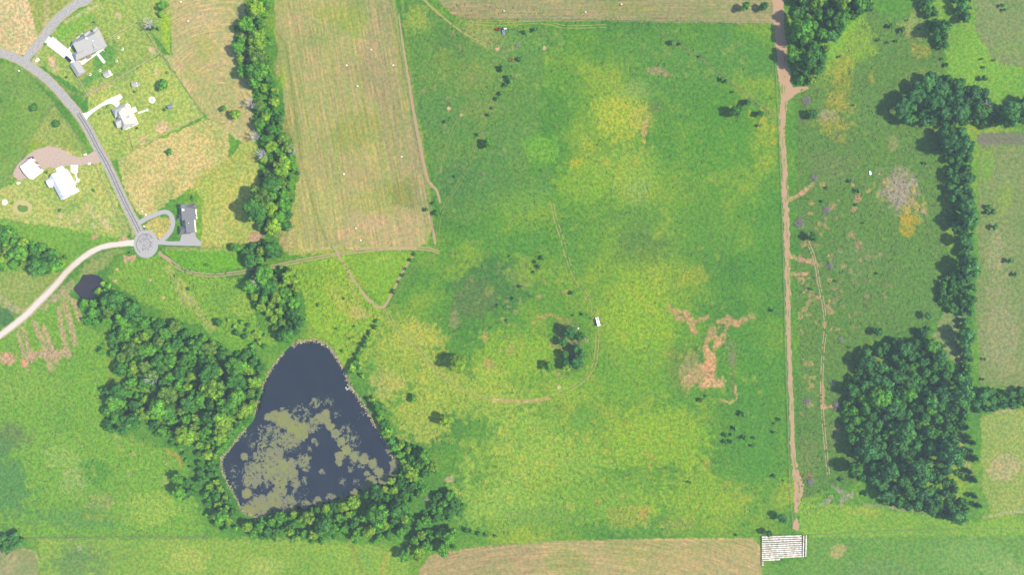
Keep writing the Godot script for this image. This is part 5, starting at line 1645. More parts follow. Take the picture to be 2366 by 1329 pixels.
# ---------------------------------------------------------------- things out in the fields
func make_field_things() -> void:
	var t := thing("hay_ring", "round red livestock hay ring beside two dark bushes in the upper pasture", "hay ring", foot(1181.5, 139, 0.6))
	for y in [0.1, 0.6, 1.2]:
		var st := mb()
		for k in 16:
			var a := TAU * k / 16
			var b := TAU * (k + 1) / 16
			tube(st, Vector3(cos(a) * 1.15, y, sin(a) * 1.15), Vector3(cos(b) * 1.15, y, sin(b) * 1.15), 0.16 if y > 1 else 0.07, 0.16 if y > 1 else 0.07, 5)
		part("hoop", st.commit(), M.red, t)
	var bars := mb()
	for k in 16: tube(bars, Vector3(cos(TAU * k / 16) * 1.15, 0.1, sin(TAU * k / 16) * 1.15), Vector3(cos(TAU * k / 16) * 1.15, 1.2, sin(TAU * k / 16) * 1.15), 0.03, 0.03, 4)
	part("bar", bars.commit(), M.red, t)
	# fishing dock
	t = thing("dock", "small L-shaped grey plank dock on the east shore of the big pond", "dock", g(804.5, 899.5, 0.15), deg_to_rad(32))
	for k in 7:
		var st := mb()
		box(st, Vector3(0.2 + k * 0.4, 0.06, 0), Vector3(0.36, 0.06, 1.0))
		part("plank", st.commit(), M.grey_wood, t)
	for k in 3:
		var st := mb()
		box(st, Vector3(-0.15 - k * 0.4, 0.06, -0.8), Vector3(0.36, 0.06, 2.6))
		part("plank", st.commit(), M.grey_wood, t)
	for p in [[-0.9, 0.4], [-0.9, -2.0], [0.2, 0.4], [1.8, 0.45], [1.8, -0.45]]:
		var st := mb()
		tube(st, Vector3(p[0], -1.6, p[1]), Vector3(p[0], 0.4, p[1]), 0.09, 0.09)
		part("pile", st.commit(), M.bark, t)
	# brush piles and fallen dead trees, grey
	for s in [[1845, 514, 5.0, "wide flat grey pile of brush beside the dirt lane, above the round dark tree"], [1880, 412, 3.0, "grey brush heap right of the dirt lane, nearest the upper dirt fork"], [1908, 486, 3.6, "grey heap of bare branches right of the round brush pile"], [1917, 615, 2.8, "small grey brush heap at the right end of the dirt crossing"], [1931, 938, 3.4, "narrow grey brush heap close to the west edge of the dark wood"], [1871, 1113, 3.2, "dark grey brush heap at the lower end of the dirt lane"], [1941, 784, 2.0, "little grey brush heap above the dark wood"], [1922, 886, 1.6, "tiny grey brush heap between the twin-rut track and the dark wood"], [1862, 233, 4.2, "bare grey fallen tree just below the tip of the top wood"], [1332, 800, 3.6, "grey bare branches among the clump of dark trees by the white van"], [1324, 826, 3.0, "pale grey brush on the left of the clump of dark trees"], [1862, 928, 3.0, "thin pale scatter of twigs between the dirt lane and the twin-rut track"], [1355, 30, 0.0, ""], [985, 1154, 1.7, "pale pinkish log heap on the right end of the pond's south wood"]]:
		if s[2] > 0: brush_pile(s[0], s[1], s[2], s[3])
	t = thing("stock_trough", "white stock trough lying right of the clump of dark trees", "trough", g(1355, 787), 0.4)
	var tr := mb()
	for e in [[0, 0.3, 0.45, 2.0, 0.6, 0.08], [0, 0.3, -0.45, 2.0, 0.6, 0.08], [0.96, 0.3, 0, 0.08, 0.6, 0.82], [-0.96, 0.3, 0, 0.08, 0.6, 0.82], [0, 0.08, 0, 1.84, 0.06, 0.82]]:
		box(tr, Vector3(e[0], e[1], e[2]), Vector3(e[3], e[4], e[5]))
	part("tub", tr.commit(), M.white, t)
	tr = mb()
	box(tr, Vector3(0, 0.42, 0), Vector3(1.84, 0.04, 0.82))
	part("water", tr.commit(), M.water, t)
	t = thing("salt_lick", "small white salt block at the top right of the clump of dark trees", "salt block", g(1336, 759))
	tr = mb()
	box(tr, Vector3(0, 0.3, 0), Vector3(0.9, 0.6, 0.6), 0.5)
	part("block", tr.commit(), M.white, t)
	tr = mb()
	box(tr, Vector3(0, 0.03, 0), Vector3(1.1, 0.06, 0.8), 0.5)
	part("tray", tr.commit(), M.wood, t)
	t = thing("implement_trailer", "rusty long farm implement in the weeds below the tractors", "implement", g(1196, 107), deg_to_rad(65))
	var f := mb()
	for z in [-0.7, 0.7]: box(f, Vector3(0, 0.5, z), Vector3(5.6, 0.15, 0.12))
	for k in 8: box(f, Vector3(-2.7 + k * 0.77, 0.5, 0), Vector3(0.1, 0.12, 1.4))
	tube(f, Vector3(2.8, 0.5, 0.5), Vector3(4.0, 0.4, 0), 0.06, 0.06)
	tube(f, Vector3(2.8, 0.5, -0.5), Vector3(4.0, 0.4, 0), 0.06, 0.06)
	part("frame", f.commit(), M.grey_wood, t)
	for z in [-0.85, 0.85]:
		f = mb()
		drum(f, Vector3(-0.5, 0.4, z), Vector3(0, 0, 1), 0.4, 0.1, 12)
		part("wheel", f.commit(), M.rubber, t)

func brush_pile(px: float, py: float, r: float, label: String) -> void:
	var t := thing("brush_pile", label, "brush pile", g(px, py), rng.randf() * TAU)
	var st := mb()
	var fine := mb()
	for k in int(26 + r * 8):
		var a := rng.randf() * TAU
		var q := sqrt(rng.randf()) * r * 0.7
		var c := Vector3(cos(a) * q, 0.15 + rng.randf() * (1.2 - q / r), sin(a) * q * 0.8)
		var b := rng.randf() * TAU
		var d := Vector3(cos(b), rng.randf_range(-0.12, 0.25), sin(b)) * rng.randf_range(0.5, 1.0) * minf(r * 0.6, 2.2)
		tube(st, c - d, c + d, rng.randf_range(0.07, 0.16), 0.03, 5)
		for m in 3:
			var e := c + d * rng.randf_range(-0.3, 0.8)
			var w := Vector3(cos(b + rng.randfn(0, 1)), rng.randf_range(-0.1, 0.4), sin(b + rng.randfn(0, 1))) * rng.randf_range(0.4, 1.1)
			tube(fine, e, e + w, 0.04, 0.015, 4)
	part("branches", st.commit(), M.brush, t).set_meta("kind", "stuff")
	part("twigs", fine.commit(), M.bare, t).set_meta("kind", "stuff")

# ---------------------------------------------------------------- round bales
func bale_at(proto: Node3D, called: String, label: String, group: String, at: Vector3, yaw: float) -> void:
	var b := proto.duplicate()
	b.name = numbered(called)
	add_child(b, true)
	b.position = at
	b.rotation.y = yaw
	b.scale = Vector3.ONE * rng.randf_range(0.93, 1.05)
	b.get_node("bale_roll").material_override = [M.bale, M.bale_b, M.bale_c][rng.randi() % 3]
	tag(b, label, "hay bale", group)

func make_bales() -> void:
	var proto := Node3D.new()
	var st := mb()
	tube(st, Vector3(-0.6, 0.56, 0), Vector3(0.6, 0.56, 0), 0.56, 0.56, 18)
	part("bale_roll", st.commit(), M.bale, proto)
	for s in [-1, 1]:
		st = mb()
		drum(st, Vector3(s * 0.61, 0.56, 0), Vector3(1, 0, 0), 0.52, 0.015, 18)
		part("end_face", st.commit(), M.bale_end, proto)
	var fields := [[435, 48, 0.3, "north of the upper houses, in the straw-coloured field left of the tree belt"], [418, 3, 0.5, "at the top edge above the straw-coloured field"], [858, 114, 0.1, "uppermost in the hay meadow"], [801, 150, 0.2, "in the upper hay meadow, left of the pair in its middle"], [909, 150, 0.1, "at the upper right of the hay meadow near the fence"], [826, 198, 0.6, "in the hay meadow just below the three upper ones"], [928, 362, 0.1, "at the right of the hay meadow, halfway down"], [795, 402, 0.0, "in the middle of the hay meadow"], [822, 527, 0.5, "upper of two near the bottom of the hay meadow"], [834, 555, 0.1, "lower of two near the bottom of the hay meadow"], [1436, 9, 0.0, "in the stubble strip along the top edge, middle of the picture"], [1353, 27, 0.0, "by the weeds in the stubble strip along the top edge"], [1165, 24, 0.2, "at the left end of the stubble strip along the top edge"]]
	for f in fields:
		bale_at(proto, "hay_bale", "round bale " + f[3], "single bales left in the meadows", foot(f[0], f[1], 1.3), f[2])
	# the stack: rows running left to right, each slightly tilted, then two upright files on the right
	var lefts := [282, 345, 411, 478, 541, 604, 666, 726, 787, 846, 902, 962]
	for i in 12:
		var y0: float = 1220 + lefts[i] / 12.66
		var n := 22 if i < 11 else 10
		for k in n:
			var tilt := -0.0333 - 0.004 * i * 0.5
			var x := 1762.2 + k * 4.17
			bale_at(proto, "stacked_bale", "round bale, %s from the left in the %s row of the stack" % [nth(k), nth(i)], "bales in the rows of the stack at the bottom right", foot(x + rng.randf_range(-0.15, 0.15), y0 + (x - 1762.2) * tilt + rng.randf_range(-0.2, 0.2), 1.3), rng.randf_range(-0.05, 0.05))
	for i in 2:
		bale_at(proto, "stacked_bale", "single round bale %s the lower left corner of the stack" % ["just under", "farthest down from"][i], "bales in the rows of the stack at the bottom right", foot(1762, 1301.5 + i * 5, 1.3), 0.02)
	for j in 2:
		for k in 12:
			bale_at(proto, "stacked_bale", "round bale, %s from the top in the %s upright file right of the stack" % [nth(k), ["inner", "outer"][j]], "bales in the two upright files", foot(1856.5 + j * 5.8 - k * 0.12, 1240.5 + k * 4.15 - j * 0.6, 1.3), PI / 2 + rng.randf_range(-0.03, 0.03))
	proto.free()

# ---------------------------------------------------------------- trees and bushes
# a crown of leaf clumps on several uneven lobes over a dense heart coloured darker than the leaves
func crown(r: float, high: float, lobes: int, clumps: int, leaf: float, seed_: int, pointed := false) -> ArrayMesh:
	var k := RandomNumberGenerator.new()
	k.seed = seed_
	var st := mb()
	for i in lobes:
		var c: Vector3
		var lr: float
		if pointed:
			var f := (i + 0.5) / lobes
			var a := i * 2.4
			c = Vector3(cos(a) * r * 0.42 * (1 - f), high * (0.16 + 0.76 * f), sin(a) * r * 0.42 * (1 - f))
			lr = r * lerpf(0.66, 0.2, f) * k.randf_range(0.85, 1.15)
		elif i == 0:
			c = Vector3(0, high * 0.66, 0)
			lr = r * 0.6
		else:
			var a := TAU * i / (lobes - 1) * 1.618 + k.randf() * 0.8
			var q := r * k.randf_range(0.42, 0.68)
			c = Vector3(cos(a) * q, high * k.randf_range(0.46, 0.78), sin(a) * q)
			lr = r * k.randf_range(0.22, 0.44)
		var tone := k.randf_range(0.72, 1.22)
		var warm := k.randf_range(-0.1, 0.14)
		# heart
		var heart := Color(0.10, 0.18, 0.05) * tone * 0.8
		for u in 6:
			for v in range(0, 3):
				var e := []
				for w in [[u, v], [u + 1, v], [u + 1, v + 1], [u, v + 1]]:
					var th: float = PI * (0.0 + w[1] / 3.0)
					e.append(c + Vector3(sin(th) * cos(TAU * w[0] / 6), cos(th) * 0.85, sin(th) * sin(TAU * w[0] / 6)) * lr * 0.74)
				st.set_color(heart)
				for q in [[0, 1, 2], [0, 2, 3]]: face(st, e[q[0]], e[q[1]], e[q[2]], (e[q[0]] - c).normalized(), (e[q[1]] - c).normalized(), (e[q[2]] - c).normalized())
		for j in int(clumps * pow(lr / (r * 0.4), 1.6)):
			var d := Vector3(k.randfn(), k.randfn() + 0.35, k.randfn()).normalized()
			var p := c + d * lr * k.randf_range(0.72, 1.1) * Vector3(1, 0.85, 1)
			var nn := (d + Vector3(k.randfn(), k.randfn(), k.randfn()) * 0.35).normalized()
			var x := nn.cross(Vector3(k.randfn(), k.randfn(), k.randfn())).normalized()
			var y := nn.cross(x)
			var s := leaf * k.randf_range(0.55, 1.25)
			var m := tone * k.randf_range(0.7, 1.35)
			st.set_color(Color(0.145 * m * (1.0 + warm + k.randf_range(-0.1, 0.15)), 0.230 * m, 0.050 * m * (1.0 - warm)))
			var sh := (d * 1.2 + nn * 0.6 + Vector3(0, 0.2, 0)).normalized()
			var fold := nn * s * 0.3
			var e := [p + x * s * k.randf_range(0.7, 1.2) - fold, p + y * s * k.randf_range(0.5, 0.95), p - x * s * k.randf_range(0.7, 1.2) - fold, p - y * s * k.randf_range(0.5, 0.95)]
			for q in [[0, 1, 2], [0, 2, 3]]: face(st, e[q[0]], e[q[1]], e[q[2]], sh, sh, sh)
	return st.commit()

func trunk(r: float, high: float, seed_: int) -> ArrayMesh:
	var k := RandomNumberGenerator.new()
	k.seed = seed_
	var st := mb()
	var fork := Vector3(k.randf_range(-0.2, 0.2), high * 0.36, k.randf_range(-0.2, 0.2))
	tube(st, Vector3.ZERO, fork, 0.055 * r + 0.06, 0.04 * r + 0.04, 8)
	for i in 5:
		var a := TAU * i / 5 + k.randf()
		var e := fork + Vector3(cos(a) * r * 0.5, high * k.randf_range(0.22, 0.4), sin(a) * r * 0.5)
		tube(st, fork, e, 0.03 * r + 0.03, 0.03, 6)
	return st.commit()

func bare_tree(r: float, high: float, seed_: int) -> ArrayMesh:
	var k := RandomNumberGenerator.new()
	k.seed = seed_
	var st := mb()
	var fork := Vector3(0, high * 0.4, 0)
	tube(st, Vector3.ZERO, fork, 0.3, 0.22, 7)
	for i in 9:
		var a := TAU * i / 9 + k.randf() * 0.6
		var e := fork + Vector3(cos(a) * r * k.randf_range(0.5, 0.9), high * k.randf_range(0.3, 0.6), sin(a) * r * k.randf_range(0.5, 0.9))
		tube(st, fork, e, 0.2, 0.1, 6)
		for j in 6:
			var b := a + k.randfn() * 0.8
			var p := fork.lerp(e, k.randf_range(0.4, 1.0))
			var w := p + Vector3(cos(b), k.randf_range(0.1, 0.6), sin(b)) * k.randf_range(0.8, 2.0)
			tube(st, p, w, 0.09, 0.04, 5)
			for m in 3:
				var c := b + k.randfn() * 0.7
				tube(st, p.lerp(w, 0.7), p.lerp(w, 0.7) + Vector3(cos(c), 0.4, sin(c)) * k.randf_range(0.4, 1.0), 0.045, 0.02, 4)
	return st.commit()

var protos := []
var under: Array[Vector2] = []
var cedar := []
var shrubs := []

func proto_tree(c: Mesh, tr: Mesh) -> Node3D:
	var t := Node3D.new()
	part("crown", c, M.leaf["mid green"], t)
	part("trunk", tr, M.bark, t)
	return t

func plant(kind: Array, called: String, label: String, category: String, group: String, px: float, py: float, size: float, tone: String, lift := 7.0) -> Node3D:
	var t: Node3D = kind[rng.randi() % kind.size()].duplicate()
	t.name = numbered(called)
	add_child(t, true)
	t.position = foot(px, py, lift * size)
	t.rotation.y = rng.randf() * TAU
	t.scale = Vector3(size, size * rng.randf_range(0.9, 1.1), size)
	t.get_node("crown").material_override = M.leaf[tone]
	tag(t, label, category, group)
	return t

# trees scattered through a wood; rows are counted from the top, places in a row from the left
func wood(poly: Array, spacing: float, size: float, called: String, where: String, group: String, tones: Array, seed_: int, holes := []) -> void:
	var k := RandomNumberGenerator.new()
	k.seed = seed_
	var ring := PackedVector2Array(poly)
	var lo: Vector2 = poly[0]
	var hi: Vector2 = poly[0]
	for p in poly:
		lo = lo.min(p)
		hi = hi.max(p)
	var got: Array[Vector2] = []
	var area := (hi.x - lo.x) * (hi.y - lo.y)
	for n in int(area / 120.0):
		var p := Vector2(k.randf_range(lo.x, hi.x), k.randf_range(lo.y, hi.y))
		if Geometry2D.is_point_in_polygon(p, ring): under.append(p)
	var big := []
	for n in 9000:
		var p := Vector2(k.randf_range(lo.x, hi.x), k.randf_range(lo.y, hi.y))
		if not Geometry2D.is_point_in_polygon(p, ring): continue
		var ok := true
		for h in holes:
			if p.distance_to(Vector2(h[0], h[1])) < h[2]: ok = false
		var s := 0.6 + 1.15 * pow(k.randf(), 1.7)
		var inset := 7.0 * size if size > 0.6 else 4.0
		for e in ring.size():
			if p.distance_to(Geometry2D.get_closest_point_to_segment(p, ring[e], ring[(e + 1) % ring.size()])) < inset:
				ok = false
				break
		var near := spacing * (0.52 + 0.44 * s)
		for q in got:
			if absf(q.x - p.x) < near and p.distance_squared_to(q) < near * near:
				ok = false
				break
		if ok:
			got.append(p)
			big.append(s)
	var order := range(got.size())
	order.sort_custom(func(a, b): return got[a].y < got[b].y)
	var row := 0
	var i := 0
	while i < order.size():
		var top: float = got[order[i]].y
		var these := []
		while i < order.size() and got[order[i]].y < top + spacing * 0.9:
			these.append(order[i])
			i += 1
		these.sort_custom(func(a, b): return got[a].x < got[b].x)
		for j in these.size():
			var n: int = these[j]
			var tone: String = tones[k.randi() % tones.size()]
			var s: float = big[n] * size * 1.3
			var look := "%s %s tree" % ["small" if big[n] < 0.92 else "broad" if big[n] > 1.08 else "middle-sized", tone]
			var place := "%s from left, %s row down" % [nth(j), nth(row)] if these.size() > 1 else "alone in %s row down" % nth(row)
			plant(protos, called, "%s %s, %s" % [look, where, place], "tree", group, got[n].x, got[n].y, s, tone)
		row += 1

func make_trees() -> void:
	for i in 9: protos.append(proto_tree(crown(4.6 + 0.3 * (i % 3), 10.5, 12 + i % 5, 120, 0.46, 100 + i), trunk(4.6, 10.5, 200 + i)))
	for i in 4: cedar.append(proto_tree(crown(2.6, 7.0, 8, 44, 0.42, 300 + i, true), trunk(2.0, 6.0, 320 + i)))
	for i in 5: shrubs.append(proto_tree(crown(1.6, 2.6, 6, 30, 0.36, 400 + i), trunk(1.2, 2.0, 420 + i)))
	var west := ["bright green", "bright green", "mid green", "mid green", "mid green", "dark green", "dark green", "olive"]
	var east := ["blue-green", "blue-green", "dusky", "dusky", "dark green", "dusky"]  # darker, bluer leaves stand in for cloud shade over these woods
	# the belt
	wood(pts([568, -10, 620, -10, 622, 30, 605, 45, 625, 90, 618, 120, 640, 200, 655, 260, 650, 300, 672, 330, 690, 400, 680, 440, 672, 520, 655, 535, 600, 535, 578, 500, 575, 455, 600, 440, 605, 330, 588, 280, 592, 215, 560, 175, 542, 120, 548, 60, 570, 40]), 26, 0.86, "broadleaf_tree", "in the tall tree belt", "trees of the tall belt", west, 1)
	wood(pts([575, 560, 640, 555, 655, 590, 640, 600, 560, 612, 555, 590]), 24, 0.75, "broadleaf_tree", "at the track's belt crossing", "trees at the track crossing", ["mid green", "dark green", "yellow-green"], 2)
	wood(pts([568, 628, 650, 622, 690, 640, 692, 680, 702, 740, 690, 772, 650, 790, 636, 770, 618, 740, 590, 700, 570, 670]), 22, 0.74, "broadleaf_tree", "in the grove north of pond", "trees of the grove north of the pond", ["mid green", "dark green", "yellow-green", "olive", "bright green"], 3)
	# the wood left of the pond
	wood(pts([185, 700, 230, 665, 280, 680, 310, 700, 325, 740, 380, 735, 440, 760, 500, 790, 540, 815, 590, 810, 612, 850, 600, 920, 575, 975, 530, 1010, 470, 1000, 420, 1030, 350, 1005, 320, 960, 300, 1000, 250, 1000, 235, 960, 240, 900, 290, 885, 225, 810, 250, 785, 245, 750, 200, 750]), 27, 0.86, "broadleaf_tree", "in the wood left of pond", "trees of the wood left of the pond", ["mid green", "mid green", "dark green", "bright green", "dark green", "olive"], 4, [[470, 890, 20], [452, 850, 16], [305, 905, 20], [316, 960, 14], [280, 800, 10], [560, 930, 12], [395, 930, 10], [520, 840, 14], [345, 790, 8], [455, 1010, 10]])
	wood(pts([455, 1000, 520, 985, 530, 1015, 500, 1060, 512, 1120, 545, 1180, 540, 1215, 490, 1225, 480, 1180, 462, 1120, 455, 1060]), 22, 0.66, "broadleaf_tree", "on the pond's left shore", "trees on the left shore of the pond", ["bright green", "mid green", "bright green", "dark green"], 5)
	wood(pts([405, 1105, 440, 1095, 448, 1140, 425, 1156, 400, 1140]), 20, 0.72, "broadleaf_tree", "in the pond's little left clump", "trees of the small clump", ["dark green", "mid green"], 6)
	# south shore
	wood(pts([560, 1212, 600, 1196, 700, 1180, 790, 1160, 870, 1125, 930, 1090, 975, 1100, 985, 1140, 940, 1170, 960, 1200, 930, 1245, 860, 1255, 790, 1245, 720, 1255, 640, 1252, 580, 1240]), 25, 0.78, "broadleaf_tree", "along the pond's lower shore", "trees along the lower shore", ["mid green", "bright green", "dark green", "mid green", "dark green", "yellow-green"], 7)
	wood(pts([905, 1015, 950, 1030, 985, 1045, 1012, 1075, 1000, 1100, 965, 1105, 930, 1085]), 22, 0.72, "broadleaf_tree", "at the pond's right corner", "trees at the right corner of the pond", ["mid green", "bright green", "dark green"], 8)
	wood(pts([1000, 1140, 1050, 1140, 1072, 1170, 1060, 1200, 1000, 1205, 960, 1225, 965, 1190, 985, 1180]), 23, 0.74, "broadleaf_tree", "right of the pale log heap", "trees right of the log heap", ["dark green", "dark green", "mid green"], 9)
	wood(pts([940, 1270, 960, 1215, 1000, 1230, 995, 1290, 950, 1300, 920, 1290]), 26, 0.95, "broadleaf_tree", "at the lower stubble field's corner", "trees at the corner of the stubble field", ["bright green", "mid green"], 10)
	wood(pts([1010, 1225, 1045, 1220, 1055, 1270, 1020, 1282]), 28, 1.0, "broadleaf_tree", "above the lower stubble field", "trees above the stubble field", ["mid green"], 11)
	# left edge
	wood(pts([-30, 520, 20, 522, 60, 555, 110, 570, 150, 590, 155, 612, 110, 630, 60, 615, -30, 630]), 25, 0.8, "broadleaf_tree", "in the left-edge grove", "trees of the grove at the left edge", ["mid green", "mid green", "dark green", "bright green"], 12, [[75, 590, 8]])
	wood(pts([-20, 1240, 30, 1232, 58, 1245, 50, 1270, 20, 1276, -20, 1270]), 20, 0.66, "broadleaf_tree", "in the lower left-edge clump", "trees of the clump at the lower left edge", ["blue-green", "dark green"], 13)
	# top right
	wood(pts([1830, -20, 2010, -20, 2015, 20, 1975, 45, 1940, 80, 1910, 120, 1905, 150, 1880, 190, 1850, 195, 1825, 150, 1835, 60, 1825, 20]), 24, 0.76, "shade_tree", "in the top wood", "trees of the top wood", ["mid green", "dark green", "dark green", "mid green", "blue-green", "bright green"], 14)
	wood(pts([2110, -20, 2150, -20, 2160, 20, 2185, 60, 2190, 110, 2165, 110, 2150, 60]), 22, 0.62, "shade_tree", "in the top-right hedge", "trees of the upper hedge", ["dark green", "blue-green"], 15)
	wood(pts([2195, -20, 2245, -20, 2245, 40, 2235, 50, 2205, 20]), 22, 0.66, "shade_tree", "in the short top-edge hedge", "trees of the short top hedge", ["blue-green", "dusky"], 16)
	# the woods in the east, cloud shade put into their darker leaf tones
	wood(pts([2060, 240, 2110, 200, 2150, 170, 2195, 175, 2230, 195, 2285, 195, 2292, 240, 2330, 250, 2350, 275, 2300, 290, 2230, 285, 2200, 300, 2150, 290, 2080, 285]), 21, 0.68, "shade_tree", "in the upper dark wood", "trees of the upper dark wood", east, 17)
	wood(pts([2325, 240, 2390, 225, 2390, 285, 2335, 280]), 21, 0.7, "shade_tree", "in the right-edge dark clump", "trees of the clump at the right edge", ["dusky", "blue-green"], 18)
	wood(pts([2168, 300, 2220, 290, 2245, 330, 2250, 420, 2255, 500, 2245, 560, 2250, 640, 2232, 650, 2212, 610, 2210, 540, 2192, 500, 2187, 400]), 22, 0.72, "shade_tree", "in the long right-hand hedge", "trees of the dark hedge", east, 19)
	wood(pts([2200, 625, 2250, 630, 2250, 700, 2242, 790, 2248, 850, 2242, 890, 2222, 885, 2222, 760, 2220, 690]), 18, 0.56, "shade_tree", "in the narrow hedge end", "trees of the narrow hedge end", east, 20)
	wood(pts([2175, 640, 2205, 630, 2215, 660, 2200, 690, 2220, 710, 2200, 725, 2170, 695]), 18, 0.52, "shade_tree", "in the left hedge spur", "trees of the hedge spur", ["dark green", "blue-green"], 21)
	wood(pts([1990, 810, 2030, 790, 2100, 800, 2125, 760, 2150, 755, 2160, 800, 2200, 850, 2235, 890, 2240, 960, 2215, 1000, 2210, 1060, 2190, 1100, 2225, 1140, 2240, 1180, 2210, 1205, 2150, 1185, 2090, 1180, 2030, 1160, 2010, 1110, 1970, 1110, 1965, 1040, 1945, 990, 1950, 900]), 25, 0.82, "dark_tree", "in the big dark wood", "trees of the big dark wood", ["blue-green", "dusky", "dark green", "blue-green", "dusky", "mid green", "dark green"], 22)
	wood(pts([2245, 895, 2290, 900, 2380, 900, 2380, 940, 2320, 945, 2260, 955, 2240, 930]), 18, 0.56, "shade_tree", "in the far-right low hedge", "trees of the hedge right of the big wood", ["dark green", "blue-green", "dusky"], 23)

	# trees that stand by themselves
	for s in [[375, 194, 0.72, "mid green", "round tree alone on the lawn east of the shed"], [378, 11, 0.6, "mid green", "round tree at the top edge, left of the straw-coloured field"], [350, 62, 0.42, "dark green", "small dark tree at the yard's fence corner"], [543, 263, 0.72, "bright green", "bright tree just left of the belt, beside a dead tree"], [517, 250, 0.4, "mid green", "small tree left of the bright tree beside the belt"], [80, 247, 0.5, "dark green", "round dark tree in the west pasture near the paddock corner"], [133, 285, 0.45, "dark green", "dark tree inside the triangular paddock"], [-1, 232, 0.4, "dark green", "dark tree at the left edge in the west pasture"], [545, 572, 0.6, "mid green", "tree left of the belt, above the twin-rut track"], [507, 746, 0.56, "dark green", "round tree between the wood and the belt"], [1129, 332, 0.62, "mid green", "round tree in the upper pasture with a bright right side"], [1700, 255, 0.72, "dark green", "broad dark tree near the lane, right of the pasture"], [1727, 236, 0.5, "dusky", "greyish tree touching the broad dark tree by the lane"], [1757, 262, 0.44, "dark green", "small dark tree nearest the lane"], [1880, 263, 0.62, "dusky", "dusky tree below the fallen grey tree right of the lane"], [1879, 547, 0.62, "dark green", "round dark tree below the flat brush pile"], [1806, 1199, 0.6, "dusky", "round dark tree at the lower end of the lane"], [1775, 1233, 0.5, "dusky", "dark tree leaning over the top edge of the bale stack"], [1057, 838, 1.12, "yellow-green", "lone bright yellow-green tree in the lower pasture"], [1027, 972, 0.85, "yellow-green", "small bright tree below the curved track"], [1269, 847, 0.7, "mid green", "pale green tree at the left of the clump by the white van"], [1308, 847, 0.62, "bright green", "bright tree at the foot of the clump by the white van"], [1332, 840, 0.8, "dusky", "dark tree at the lower right of the clump by the white van"], [1318, 768, 0.85, "dusky", "dark tree at the top of the clump by the white van"], [1330, 805, 0.7, "dusky", "dark tree in the middle of the clump by the white van"], [1300, 790, 0.6, "dusky", "dark tree at the left side of the clump by the white van"], [1338, 778, 0.7, "dark green", "dark tree at the upper right of the clump by the white van"], [1304, 820, 0.62, "dark green", "small dark tree low on the left of the clump by the van"], [1342, 820, 0.66, "dusky", "dark tree at the right side of the clump by the white van"], [1312, 838, 0.6, "dusky", "dark tree behind the bright one at the clump's foot"], [2030, 768, 0.55, "dusky", "round dusky tree just above the big dark wood"], [2075, 790, 0.6, "dark green", "tree between the round dusky tree and the big dark wood"], [2310, 250, 0.6, "yellow-green", "bright yellow-green tree at the right of the upper dark wood"], [2145, 730, 0.5, "blue-green", "tree at the tip of the big dark wood"], [1765, 14, 0.6, "dark green", "tree at the top edge, left of the lane"], [1722, 14, 0.62, "mid green", "tree ringed by wheel tracks at the top edge"], [1018, 1170, 0.0, "mid green", ""]]:
		if s[2] > 0: plant(protos, "lone_tree", s[4], "tree", "trees standing by themselves", s[0], s[1], s[2] * 1.22, s[3])
	# dark evergreens along the eastern field edge
	for s in [[2236, 1010], [2247, 1024], [2243, 1042], [2253, 1060], [2240, 1092], [2250, 1110], [2252, 1148], [2263, 1170], [2232, 988], [2160, 262]]:
		var i := cedar_count
		cedar_count += 1
		plant(cedar, "evergreen", "dark pointed evergreen, %s down the file right of the big dark wood" % nth(i) if i < 9 else "dark pointed evergreen inside the upper dark wood", "tree", "evergreens", s[0], s[1], rng.randf_range(0.9, 1.7), "dusky", 4.0)
	# dead trees
	for s in [[579, 240, 0.75, "bare white dead tree on the left edge of the belt, beside its bright tree"], [590, 316, 0.7, "bare dead tree on the belt's left edge, below the bright tree"], [674, 345, 0.65, "bare dead tree on the belt's right edge"], [606, 356, 0.7, "bare pale tree in the middle of the belt's left side"], [640, 428, 0.9, "bare pale tree among the belt's lower trees"], [597, 652, 1.0, "bare pale tree in the grove north of the pond"], [352, 876, 1.0, "bare grey tree in the middle of the wood left of the pond"], [345, 55, 0.9, "bare grey tree at the yard's fence corner"], [912, 1178, 0.8, "bare grey tree in the wood along the pond's lower shore"], [2275, 250, 1.0, "bare greyish round tree in the upper dark wood"]]:
		var t := thing("dead_tree", s[3], "tree", foot(s[0], s[1], 8), rng.randf() * TAU, "bare trees")
		part("branches", bare_tree(4.6 * s[2], 11.0, 500 + int(s[0])), M.bare, t)
	make_shrubs()

var cedar_count := 0

func bushes(list: Array, what: String, group: String, tones: Array, low := 1.0) -> void:
	# in each list the bushes are counted from the top down
	var order := []
	for i in range(0, list.size(), 3): order.append([list[i], list[i + 1], list[i + 2]])
	order.sort_custom(func(a, b): return a[1] < b[1])
	for i in order.size():
		var tone: String = tones[i % tones.size()]
		var n := "%s, %s from top" % [what, nth(i)] if order.size() > 1 else what
		plant(shrubs, "shrub", "%s %s" % [tone, n], "shrub", group, order[i][0], order[i][1], order[i][2] * low, tone, 1.6)

# the low green growth that closes the woods between their trees
func make_undergrowth() -> void:
	var k := RandomNumberGenerator.new()
	k.seed = 9
	var mm := MultiMesh.new()
	mm.transform_format = MultiMesh.TRANSFORM_3D
	mm.use_colors = true
	mm.mesh = crown(1.6, 2.8, 5, 22, 0.5, 440)
	mm.instance_count = under.size()
	for i in under.size():
		var s := k.randf_range(0.8, 1.7)
		mm.set_instance_transform(i, Transform3D(Basis(Vector3.UP, k.randf() * TAU).scaled(Vector3(s, s, s)), foot(under[i].x, under[i].y, 3.0)))
		var t := k.randf_range(0.6, 1.0)
		mm.set_instance_color(i, Color(0.62 * t, 0.85 * t, 0.5 * t))
	var o := MultiMeshInstance3D.new()
	o.name = "undergrowth"
	o.multimesh = mm
	o.material_override = M.leaf["mid green"]
	add_child(o, true)
	tag(o, "low green undergrowth filling the woods between the trees", "", "", "stuff")

